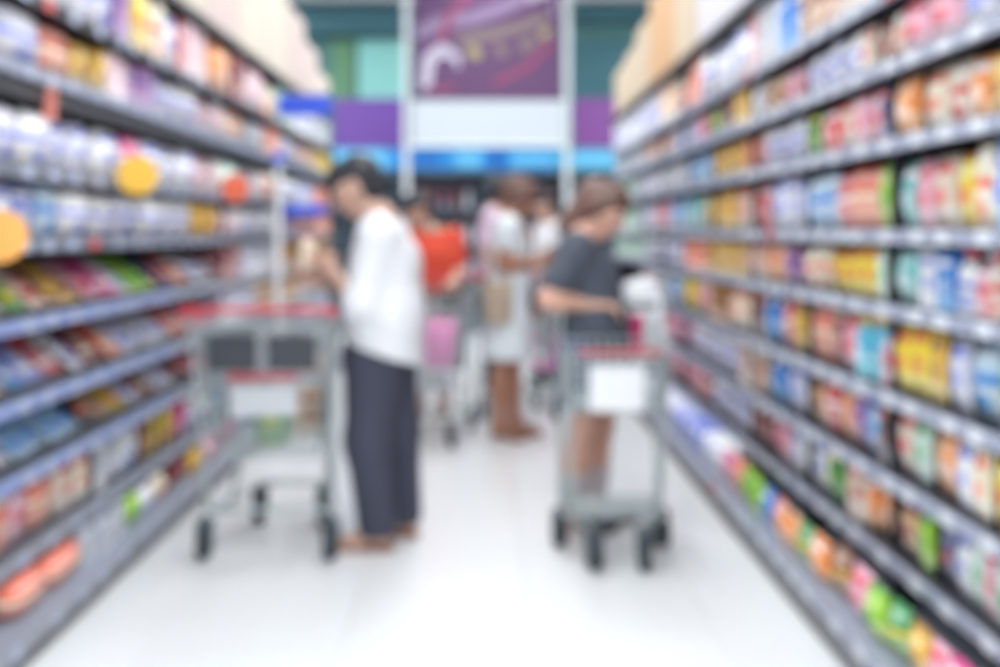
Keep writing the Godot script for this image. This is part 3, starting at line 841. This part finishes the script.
	part("flap", boxed(v(0.175, 0.12, 0.02), 0.008, v(0, 0.21, 0.035)), M.leather, bag)
	part("strap", tubed([v(-0.07, 0.24, 0), v(-0.02, 0.5, -0.03), v(0.05, 0.68, -0.07), v(0.06, 0.68, -0.1), v(0.07, 0.24, -0.01)], 0.008), M.leather, bag)
	var ph := part("phone", boxed(v(0.014, 0.15, 0.075), 0.005), M.dark_plastic, null, v(0.16 + 0.27, 1.14, -6.91))
	tag(ph, "black phone in the hands of the woman in white dress", "phone")

	# shopper in a red shirt pushing a trolley
	J = {
		"head": v(-0.1, 1.43, 0.06), "face": v(-0.6, -0.5, 0.65), "crown": v(-0.3, 0.9, 0.3), "neck": v(-0.03, 1.3, 0.0), "chest": v(0.0, 1.13, 0.0), "waist": v(0.01, 0.93, 0.0),
		"shoulder": [v(0.15, 1.24, -0.04), v(-0.13, 1.24, 0.05)], "elbow": [v(0.2, 1.0, 0.02), v(-0.18, 0.99, 0.1)], "wrist": [v(0.17, 0.98, 0.24), v(-0.1, 0.98, 0.3)],
		"hip": [v(0.08, 0.8, 0), v(-0.07, 0.8, 0.02)], "knee": [v(0.08, 0.43, 0.03), v(-0.08, 0.43, 0.05)], "ankle": [v(0.09, 0.075, 0), v(-0.08, 0.075, 0.02)], "toes": v(-0.25, 0, 0.97),
		"reach": [v(-0.1, -0.2, 0.8), v(0.0, -0.2, 0.8)], "palm": [v(0, -1, 0), v(0, -1, 0)], "curl": 0.7,
	}
	o = person(v(-0.37, 0, -7.55), "shopper in orange-red shirt pushing a trolley behind the man in white", J, M.skin_tan, M.hair_black, 0.014)
	garment(o, "shirt", torso_bones(J, 0.118, 0.115, 0.12, 0.06, v(0.01, 0.84, 0)) + sleeves(J, 0.6, 0.07, 0.068), M.red_cloth, [Plane(Vector3.DOWN, -0.82), Plane(v(-0.2, 0.95, 0.2), 1.285)], 0.014)
	garment(o, "trousers", trousers(J, 0.11, 0.08, 0.07, 0.8), M.pale_cloth, [], 0.014)
	shoes(o, J, M.sandal, 0.008)

	# two more shoppers farther down the aisle
	J = {
		"head": v(0.05, 1.6, 0.0), "face": v(0.9, -0.2, -0.3), "crown": v(0.1, 0.95, 0), "neck": v(0.0, 1.46, 0), "chest": v(0.0, 1.28, 0), "waist": v(0.0, 1.04, 0),
		"shoulder": [v(-0.03, 1.4, 0.18), v(0.03, 1.4, -0.18)], "elbow": [v(-0.08, 1.13, 0.23), v(0.02, 1.13, -0.23)], "wrist": [v(0.08, 0.97, 0.24), v(0.18, 0.98, -0.22)],
		"hip": [v(-0.01, 0.88, 0.09), v(0.01, 0.88, -0.09)], "knee": [v(0.0, 0.48, 0.1), v(0.03, 0.48, -0.1)], "ankle": [v(-0.02, 0.075, 0.1), v(0.03, 0.075, -0.1)], "toes": v(0.97, 0, -0.2), "thumbs": -1.0,
	}
	o = person(v(0.08, 0, -8.85), "man in lavender pink shirt half hidden behind the woman in white dress", J, M.skin_tan, M.hair_black, 0.016)
	garment(o, "shirt", torso_bones(J, 0.13, 0.128, 0.13, 0.075, v(0, 0.9, 0)) + sleeves(J, 0.7, 0.074, 0.07), M.lavender_cloth, [Plane(Vector3.DOWN, -0.86), Plane(v(0.2, 0.95, 0), 1.425)], 0.016)
	garment(o, "trousers", trousers(J, 0.12, 0.085, 0.075), M.charcoal_cloth, [Plane(Vector3.DOWN, -0.05)], 0.016)
	shoes(o, J, M.shoe_dark)
	J = {
		"head": v(-0.05, 1.5, 0.03), "face": v(-0.8, -0.3, 0.5), "crown": v(-0.1, 0.95, 0), "neck": v(0.0, 1.37, 0), "chest": v(0.01, 1.2, 0), "waist": v(0.01, 0.98, 0),
		"shoulder": [v(0.06, 1.31, 0.14), v(-0.04, 1.31, -0.15)], "elbow": [v(0.05, 1.06, 0.2), v(-0.08, 1.06, -0.2)], "wrist": [v(-0.12, 1.0, 0.18), v(-0.24, 1.0, -0.12)],
		"hip": [v(0.02, 0.83, 0.08), v(0.0, 0.83, -0.08)], "knee": [v(-0.01, 0.45, 0.09), v(-0.03, 0.45, -0.09)], "ankle": [v(0.02, 0.075, 0.09), v(0.0, 0.075, -0.09)], "toes": v(-0.9, 0, 0.4),
	}
	o = person(v(0.56, 0, -9.5), "shopper in white shirt seen between white dress and grey shirt", J, M.skin_tan, M.hair_black, 0.016)
	garment(o, "shirt", torso_bones(J, 0.12, 0.118, 0.122, 0.065, v(0.01, 0.85, 0)) + sleeves(J, 0.8, 0.07, 0.066), M.white_cloth, [Plane(Vector3.DOWN, -0.82), Plane(v(-0.2, 0.95, 0), 1.34)], 0.016)
	garment(o, "trousers", trousers(J, 0.115, 0.08, 0.07), M.charcoal_cloth, [Plane(Vector3.DOWN, -0.05)], 0.016)
	shoes(o, J, M.shoe_dark)

# ---------------------------------------------------------------- the print on the hanging banner: a sweeping white ribbon, pale yellow blocks and red strokes on purple

func banner_print() -> StandardMaterial3D:
	var im := Image.create_empty(256, 200, true, Image.FORMAT_RGB8)
	im.fill(Color8(88, 52, 96))
	var strokes := [
		[0.08, 0.86, 0.1, 0.66, 0.05, "pale"], [0.1, 0.66, 0.19, 0.58, 0.05, "pale"], [0.19, 0.58, 0.28, 0.64, 0.04, "pale"], [0.28, 0.64, 0.3, 0.72, 0.02, "pale"],
		[0.05, 0.44, 0.16, 0.36, 0.06, "mauve"], [0.16, 0.36, 0.4, 0.32, 0.055, "mauve"], [0.4, 0.32, 0.6, 0.24, 0.055, "mauve"], [0.6, 0.24, 0.8, 0.13, 0.055, "mauve"], [0.8, 0.13, 0.95, 0.06, 0.05, "pale"], [0.93, 0.1, 0.95, 0.3, 0.025, "mauve"],
		[0.18, 0.5, 0.24, 0.3, 0.03, "red"], [0.24, 0.3, 0.42, 0.06, 0.03, "red"], [0.42, 0.06, 0.52, 0.02, 0.03, "red"], [0.55, 0.86, 0.78, 0.72, 0.025, "red"], [0.78, 0.72, 0.92, 0.54, 0.025, "red"], [0.12, 0.92, 0.26, 0.9, 0.02, "red"],
		[0.32, 0.5, 0.52, 0.46, 0.045, "olive"], [0.4, 0.6, 0.42, 0.62, 0.05, "yellow"], [0.52, 0.46, 0.72, 0.4, 0.045, "olive"], [0.58, 0.58, 0.6, 0.6, 0.045, "olive"], [0.72, 0.4, 0.88, 0.32, 0.045, "olive"], [0.74, 0.56, 0.8, 0.52, 0.045, "olive"], [0.88, 0.46, 0.9, 0.44, 0.04, "yellow"],
	]
	var ink := {"pale": Color8(190, 182, 200), "mauve": Color8(136, 114, 148), "red": Color8(146, 54, 92), "yellow": Color8(158, 150, 104), "olive": Color8(126, 108, 106)}
	for s in strokes:
		var a := Vector2(s[0] * 256, s[1] * 200)
		var b := Vector2(s[2] * 256, s[3] * 200)
		var r: float = s[4] * 200
		for y in range(maxi(0, int(minf(a.y, b.y) - r)), mini(200, int(maxf(a.y, b.y) + r) + 1)):
			for x in range(maxi(0, int(minf(a.x, b.x) - r)), mini(256, int(maxf(a.x, b.x) + r) + 1)):
				if Geometry2D.get_closest_point_to_segment(Vector2(x, y), a, b).distance_to(Vector2(x, y)) < r:
					im.set_pixel(x, y, ink[s[5]])
	im.generate_mipmaps()
	var m := StandardMaterial3D.new()
	m.albedo_texture = ImageTexture.create_from_image(im)
	m.roughness = 0.5
	return m

func header_print() -> StandardMaterial3D:
	var im := Image.create_empty(512, 32, true, Image.FORMAT_RGB8)
	im.fill(Color8(36, 132, 200))
	for s in [[0, 0, 90, 32, "sky"], [206, 4, 44, 24, "sky"], [120, 6, 60, 20, "deep"], [262, 3, 30, 26, "deep"], [300, 8, 70, 16, "sky"], [374, 0, 138, 32, "aqua"], [408, 6, 70, 18, "sky"]]:
		im.fill_rect(Rect2i(s[0], s[1], s[2], s[3]), {"sky": Color8(98, 180, 222), "deep": Color8(22, 100, 180), "aqua": Color8(66, 160, 190)}[s[4]])
	im.generate_mipmaps()
	var m := StandardMaterial3D.new()
	m.albedo_texture = ImageTexture.create_from_image(im)
	m.roughness = 0.4
	return m

func materials() -> void:
	M.shelf_black = paint(44, 46, 54, 0.5)
	M.shelf_back = paint(52, 54, 60, 0.7)
	M.deck = paint(150, 156, 172, 0.45)
	M.kick = paint(122, 122, 124, 0.5)
	M.rail = paint(154, 160, 180, 0.35)
	M.rail_dark = paint(112, 118, 132, 0.4)
	M.rail_blue = paint(140, 156, 204, 0.4)
	M.rail_grey = paint(150, 154, 164, 0.4)
	M.shelf_grey = paint(98, 102, 112, 0.5)
	M.panel_grey = paint(112, 114, 120, 0.6)
	M.tag_white = paint(208, 212, 220, 0.5)
	M.tag_blue = paint(176, 184, 208, 0.5)
	M.card_pink = paint(232, 142, 128, 0.5)
	M.tag_red = paint(216, 84, 78, 0.5)
	M.red_plastic = paint(206, 62, 76, 0.4)
	M.white_plastic = paint(242, 243, 246, 0.4)
	M.pole_grey = paint(206, 210, 214, 0.4)
	M.notice = paint(206, 210, 214, 0.5)
	M.dark_plastic = paint(62, 66, 72, 0.45)
	M.lid_gold = paint(214, 176, 92, 0.35, 0.5)
	M.chrome = paint(190, 200, 200, 0.28, 0.75)
	M.fork = paint(96, 104, 110, 0.5)
	M.rubber = paint(58, 66, 72, 0.6)
	M.magenta = paint(206, 40, 110, 0.5)
	M.carton_cream = paint(216, 206, 192, 0.8)
	M.carton_beige = paint(200, 182, 158, 0.8)
	M.carton_tan = paint(200, 160, 120, 0.8)
	M.carton_pink = paint(210, 194, 188, 0.8)
	M.carton_white = paint(208, 205, 214, 0.8)
	M.tape = paint(206, 186, 156, 0.35)
	M.skin_tan = paint(204, 164, 146, 0.55)
	M.skin_light = paint(220, 172, 152, 0.55)
	M.skin_brown = paint(176, 124, 100, 0.55)
	for k in ["skin_tan", "skin_light", "skin_brown"]:
		M[k].subsurf_scatter_enabled = true
		M[k].subsurf_scatter_strength = 0.15
	M.hair_black = paint(40, 40, 48, 0.5)
	M.hair_brown = paint(104, 74, 66, 0.5)
	M.eye = paint(48, 38, 34, 0.2)
	M.lips = paint(176, 96, 92, 0.5)
	M.white_cloth = cloth(230, 231, 235)
	M.pale_cloth = cloth(232, 239, 243)
	M.charcoal_cloth = cloth(68, 70, 86)
	M.grey_cloth = cloth(80, 86, 98)
	M.denim = cloth(92, 106, 142)
	M.sock = cloth(196, 186, 188)
	M.red_cloth = cloth(226, 84, 62)
	M.lavender_cloth = cloth(224, 200, 222)
	M.sandal = paint(150, 108, 92, 0.6)
	M.shoe_dark = paint(70, 70, 80, 0.6)
	M.leather = paint(188, 168, 146, 0.6)
	M.blue_sign = paint(62, 96, 232, 0.45)
	M.purple_board = paint(98, 60, 144, 0.5)
	M.violet_board = paint(116, 62, 134, 0.5)
	M.white_board = paint(194, 202, 210, 0.5)
	M.yellow_card = paint(250, 196, 72, 0.5)
	M.orange_card = paint(255, 180, 92, 0.5)
	M.coral_card = paint(240, 112, 78, 0.5)
	M.teal_wall = paint(80, 122, 122, 0.8)
	M.teal_light = paint(138, 202, 194, 0.6)
	M.teal_deep = paint(64, 106, 116, 0.8)
	M.green_panel = paint(96, 140, 106, 0.7)
	M.cabinet = paint(80, 94, 108, 0.6)
	M.wall_paint = paint(226, 228, 230, 0.9)
	M.ceiling_paint = paint(232, 234, 236, 0.95)
	M.joint = paint(232, 233, 234, 0.5)

func store() -> void:
	# floor: joints below, tiles laid on top one by one
	var ground := setting("floor", boxed(v(9.4, 0.2, 21.0), 0.0, v(0, -0.1125, -6.0)), M.joint)
	var tiles := []
	for k in 3:
		var m := paint(240 + k, 241 + k, 242 + k, 0.22)
		m.metallic_specular = 0.45
		tiles.append(m)
	var tile := boxed(v(0.5985, 0.012, 0.5985), 0.0008).mesh()
	for x in range(-3, 4):
		for z in range(0, 26):
			if absf(x * 0.6) > 1.9:
				continue
			part("tile", tile, tiles[rng.randi() % 3], ground, v(x * 0.6 - 0.15, -0.0062, 0.3 - z * 0.6 + 0.1))
	for s in [-1.0, 1.0]:
		part("tile_field", boxed(v(2.6, 0.012, 16.0), 0.0, v(s * 3.27 - 0.15, -0.0062, -7.0)), tiles[0], ground)
	setting("ceiling", boxed(v(9.4, 0.2, 21.0), 0.0, v(0, 4.5, -6.0)), M.ceiling_paint)
	setting("wall_left", boxed(v(0.2, 4.6, 21.0), 0.0, v(-4.6, 2.2, -6.0)), M.wall_paint)
	setting("wall_right", boxed(v(0.2, 4.6, 21.0), 0.0, v(4.6, 2.2, -6.0)), M.wall_paint)
	setting("wall_front", boxed(v(9.4, 4.6, 0.2), 0.0, v(0, 2.2, 4.4)), M.wall_paint)
	var far := setting("wall_back", boxed(v(9.4, 4.6, 0.2), 0.0, v(0, 2.2, -15.2)), M.teal_wall)
	part("light_panel", boxed(v(0.66, 0.84, 0.05), 0.01, v(-1.41, 3.5, -15.08)), M.teal_light, far)
	part("green_panel", boxed(v(0.32, 0.84, 0.05), 0.01, v(-1.95, 3.5, -15.08)), M.green_panel, far)
	part("bulkhead", boxed(v(3.4, 0.4, 0.3), 0.01, v(-2.6, 4.16, -14.95)), M.teal_deep, far)
	part("bulkhead", boxed(v(3.4, 0.22, 0.3), 0.01, v(2.9, 4.25, -14.95)), M.teal_deep, far)
	part("dark_panel", boxed(v(2.2, 1.2, 0.06), 0.01, v(2.2, 3.3, -15.08)), M.teal_deep, far)

	# dark display cabinet across the far end with a blue header and purple boards
	var c := thing("display_cabinet", v(0, 0, -14.4), "dark display cabinet with blue header spanning the far end of the aisle", "cabinet")
	part("back_board", boxed(v(4.6, 2.1, 0.05), 0.005, v(0, 1.05, -0.25)), M.cabinet, c)
	part("plinth", boxed(v(4.6, 0.2, 0.5), 0.01, v(0, 0.1, 0.02)), M.cabinet, c)
	part("header", boxed(v(3.9, 0.27, 0.12), 0.01, v(0, 2.22, 0.2)), header_print(), c)
	part("canopy", boxed(v(4.6, 0.05, 0.55), 0.01, v(0, 2.06, 0.0)), M.cabinet, c)
	for k in 3:
		part("shelf_board", boxed(v(4.56, 0.03, 0.42), 0.004, v(0, 0.66 + k * 0.45, -0.02)), M.cabinet, c)
	for k in 5:
		part("divider", boxed(v(0.04, 1.84, 0.44), 0.004, v(-2.26 + k * 1.13, 1.12, -0.02)), M.cabinet, c)
	var tints := ["green", "dark", "navy", "grey", "maroon", "teal", "dark", "green"]
	for row in 4:
		for k in 16:
			var x := -1.5 + k * 0.16
			if absf(fposmod(x + 2.26 + 0.565, 1.13) - 0.565) < 0.1:
				continue
			var key: String = tints[rng.randi() % 8]
			var bottom := 0.201 if row == 0 else 0.676 + (row - 1) * 0.45
			product("sauce_bottle", key, 0, v(x, bottom, -14.36), v(0.09, rng.randf_range(0.26, 0.34), 0.09), 0.0, 0.0, "%s bottle, %s along, %s row up in the dark display cabinet" % [COLOURS[key][0], ORDINAL[k + 1], ORDINAL[row + 1]], "bottles in the far cabinet")
	var pb := part("header_board", boxed(v(0.95, 0.64, 0.06), 0.01), M.purple_board, null, v(-1.48, 2.69, -14.2))
	tag(pb, "purple header board above the far cabinet beside blue flag sign", "sign", "purple boards over the far cabinet")
	pb = part("header_board", boxed(v(0.95, 0.64, 0.06), 0.01), M.violet_board, null, v(1.62, 2.69, -14.2))
	tag(pb, "violet header board above the far cabinet beside tan cartons", "sign", "purple boards over the far cabinet")
	# banner on two white poles
	var b := thing("banner_frame", v(0, 0, -12.4), "tall white banner frame with purple printed poster over the aisle end", "banner")
	for x in [-0.885, 0.925]:
		part("pole", tubed([v(x, 0, 0), v(x, 4.3, 0)], 0.038, 14), M.pole_grey, b)
		part("foot_plate", boxed(v(0.26, 0.02, 0.3), 0.005, v(x, 0.01, 0)), M.white_plastic, b)
	part("poster", boxed(v(1.66, 1.36, 0.03), 0.004, v(0.03, 3.46, 0.0)), banner_print(), b)
	part("white_board", boxed(v(1.7, 0.5, 0.03), 0.004, v(0.03, 2.52, 0.0)), M.white_board, b)
	part("crossbar", tubed([v(-0.88, 2.27, 0), v(0.92, 2.27, 0)], 0.02), M.white_plastic, b)

func small_things() -> void:
	# round wobbler cards on the shelf edges
	for w in [[-1.355, 1.519, -4.29, 0.078, "yellow_card", "round yellow shelf card among white packs on the man's side shelving"], [-1.355, 1.534, -5.97, 0.076, "coral_card", "round coral red shelf card on the man's side shelving"], [-1.358, 1.286, -3.08, 0.074, "orange_card", "round orange shelf card at the photo edge, man's side shelving"]]:
		var o := thing("shelf_card", v(w[0], w[1], w[2]), w[5], "shelf card", "round price cards on the shelf edges")
		var d := Builder.new()
		d.lathe([Vector2(0, -0.003), Vector2(w[3], -0.003), Vector2(w[3], 0.003), Vector2(0, 0.003)], 28, Vector3.ZERO, Basis(Vector3.UP, 0.25) * Basis(Vector3.RIGHT, PI / 2.0))
		part("disc", d, M[w[4]], o)
		part("clip", tubed([v(-0.084, 0.0, -0.006), v(-0.02, 0.01, -0.006)], 0.004), M.white_plastic, o)
	var t := thing("hanging_card", v(-1.44, 1.72, -3.64), "small salmon pink hanging card below the shelf edge above white packs", "shelf card")
	part("card", boxed(v(0.045, 0.11, 0.004), 0.001), M.card_pink, t)
	part("clip", boxed(v(0.02, 0.03, 0.008), 0.002, v(0, 0.07, 0)), M.white_plastic, t)
	# blue flag sign on the shelf front
	var f := thing("flag_sign", v(-1.42, 2.2, -7.9), "bright blue flag sign sticking out from the upper shelves", "sign")
	part("board", boxed(v(0.4, 0.15, 0.02), 0.004, v(0.11, 0, 0)), M.blue_sign, f)
	part("arm", tubed([v(-0.02, 0.085, 0), v(0.3, 0.085, 0)], 0.008), M.chrome, f)
	# chrome stand with a blue card
	var s := thing("sign_stand", v(-1.27, 0, -6.75), "slim white sign stand with blue card before the shelves behind the trolley", "sign")
	part("base", boxed(v(0.14, 0.02, 0.2), 0.006, v(0, 0.01, 0)), M.chrome, s)
	part("pole", tubed([v(0, 0.01, 0), v(0, 1.72, 0)], 0.022, 12), M.white_plastic, s)
	part("cap", boxed(v(0.06, 0.07, 0.06), 0.012, v(0, 1.74, 0)), M.blue_sign, s)
	part("blue_card", boxed(v(0.25, 0.07, 0.012), 0.003, v(0.165, 1.43, 0)), M.blue_sign, s)
	# what lies in the trolleys
	var g := part("goods_pack", shapes.soft_pack, design("green", 1), null, v(-0.87, 0.432, -4.52))
	g.scale = v(0.15, 0.22, 0.13)
	tag(g, "green soft pack lying in the trolley beside the man in white", "pack")
	g = part("goods_pouch", shapes.snack_pouch, design("tan", 0), null, v(-0.75, 0.435, -4.66))
	g.transform = Transform3D(Basis(Vector3.UP, 0.5) * Basis.from_scale(v(0.13, 0.2, 0.07)), g.position)
	tag(g, "tan pouch standing in the trolley beside the man in white", "pouch")
	g = part("goods_pack", shapes.soft_pack, M.pink_plastic, null, v(-0.28, 0.45, -6.85))
	g.scale = v(0.24, 0.3, 0.2)
	tag(g, "large pink soft pack in the trolley of the red-shirted shopper", "pack")
	# pink wheeled bag
	var p := thing("wheeled_bag", v(0.48, 0, -8.9), "pink wheeled shopping bag on the floor behind the grey-shirted woman", "bag")
	part("bag_body", boxed(v(0.22, 0.34, 0.16), 0.05, v(0, 0.33, 0)), M.pink_plastic, p)
	part("base_tray", boxed(v(0.22, 0.09, 0.18), 0.02, v(0, 0.12, 0)), M.dark_plastic, p)
	part("pull_handle", tubed([v(-0.07, 0.45, -0.09), v(-0.07, 0.85, -0.1), v(0.07, 0.85, -0.1), v(0.07, 0.45, -0.09)], 0.008), M.chrome, p)
	for q in [-1.0, 1.0]:
		var w := Builder.new()
		w.lathe([Vector2(0, -0.012), Vector2(0.045, -0.012), Vector2(0.045, 0.012), Vector2(0, 0.012)], 14, v(q * 0.12, 0.046, 0), Basis(Vector3.BACK, PI / 2.0))
		part("wheel", w, M.rubber, p)

func _ready() -> void:
	rng.seed = 20
	# camera: standing in the aisle, the lens focused far too close
	var cam := Camera3D.new()
	var lens := CameraAttributesPhysical.new()
	lens.frustum_focal_length = 39.6
	lens.frustum_near = 0.05
	lens.frustum_far = 100.0
	lens.frustum_focus_distance = 0.5
	lens.exposure_aperture = 4.5
	cam.attributes = lens
	cam.projection = Camera3D.PROJECTION_FRUSTUM
	cam.near = 0.05
	cam.far = 100.0
	cam.size = 2.0 * 0.05 * 333.5 / 1100.0
	cam.frustum_offset = Vector2(0.05 * 15.0 / 1100.0, -0.05 * 102.5 / 1100.0)
	cam.position = Vector3(0, 1.3, 0)
	add_child(cam)
	cam.current = true
	var we := WorldEnvironment.new()
	var env := Environment.new()
	env.background_mode = Environment.BG_COLOR
	env.background_color = Color(0.6, 0.65, 0.7)
	env.tonemap_mode = Environment.TONE_MAPPER_LINEAR
	env.tonemap_exposure = 1.82
	env.sdfgi_enabled = true
	env.ssao_enabled = true
	env.ssil_enabled = true
	we.environment = env
	add_child(we)
	# fluorescent ceiling panels, three rows along the aisles
	var glow := StandardMaterial3D.new()
	glow.albedo_color = Color(1, 1, 1)
	glow.emission_enabled = true
	glow.emission = Color(1, 1, 1)
	glow.emission_energy_multiplier = 1.5
	M.lamp_frame = paint(225, 227, 230, 0.5)
	for x in [-2.9, 0.0, 2.9]:
		for k in 6:
			var z := 2.0 - k * 3.0
			var lamp := thing("ceiling_lamp", v(x, 4.4, z), "white fluorescent ceiling panel, %s from the camera end, %s row" % [ORDINAL[k + 1], "middle" if x == 0.0 else ("man's side" if x < 0 else "woman's side")], "ceiling lamp", "ceiling panels")
			part("frame", boxed(v(0.66, 0.05, 1.86), 0.006, v(0, -0.025, 0)), M.lamp_frame, lamp)
			part("diffuser", boxed(v(0.6, 0.01, 1.8), 0.002, v(0, -0.056, 0)), glow, lamp)
			var l := AreaLight3D.new()
			l.area_size = Vector2(0.6, 1.8)
			l.area_normalize_energy = true
			l.light_color = Color(0.97, 0.99, 1.0)
			l.light_energy = 3.0
			l.area_range = 30.0
			l.area_attenuation = 2.0
			l.shadow_enabled = true
			l.position = v(0, -0.075, 0)
			l.rotation.x = -PI / 2.0
			lamp.add_child(l)
	materials()
	M.pink_plastic = paint(236, 132, 198, 0.5)
	make_shapes()
	shapes.price_tag = boxed(v(0.004, 0.036, 0.075), 0.001).mesh()
	store()
	shelving(1, 1.2, 1.05, 0.42, [0.15, 0.34, 0.575, 0.82, 1.08, 1.30, 1.57, 1.80, 2.02, 2.35], 1.62, 0.88, 10, WOMAN_SIDE, "grey-shirted woman's")
	shelving(-1, 1.45, 1.35, 0.42, [0.11, 0.29, 0.54, 0.77, 1.02, 1.27, 1.50, 1.82, 2.06, 2.40], 2.4, 0.9, 9, MAN_SIDE, "white-shirted man's")
	cartons(1, 1.2, 2.35, [[10.35, 9.6, 0.42, "carton_beige"], [9.6, 8.9, 0.46, "carton_beige"], [8.9, 8.2, 0.55, "carton_beige"], [8.2, 7.1, 0.66, "carton_tan"], [7.1, 6.35, 0.62, "carton_beige"], [6.35, 5.0, 0.7, "carton_white"], [5.0, 4.0, 0.6, "carton_beige"], [4.0, 3.0, 0.6, "carton_tan"]], "grey-shirted woman's")
	cartons(-1, 1.45, 2.4, [[10.4, 9.7, 0.32, "carton_cream"], [9.7, 9.0, 0.46, "carton_pink"], [9.0, 8.2, 0.6, "carton_pink"], [8.2, 7.4, 0.66, "carton_cream"], [7.4, 6.6, 0.66, "carton_cream"], [6.6, 5.8, 0.62, "carton_pink"], [5.8, 4.9, 0.62, "carton_cream"], [4.9, 4.0, 0.6, "carton_white"], [4.0, 3.0, 0.6, "carton_cream"]], "white-shirted man's")
	trolley(v(-0.86, 0, -4.64), 0.0, "chrome trolley with red handle beside the man in white")
	trolley(v(-0.34, 0, -6.86), PI, "chrome trolley carrying a pink pack before the red-shirted shopper")
	trolley(v(0.24, 0, -7.85), 0.0, "chrome trolley mostly hidden behind the woman in white dress")
	two_tier_trolley(v(0.515, 0, -4.4))
	people()
	small_things()
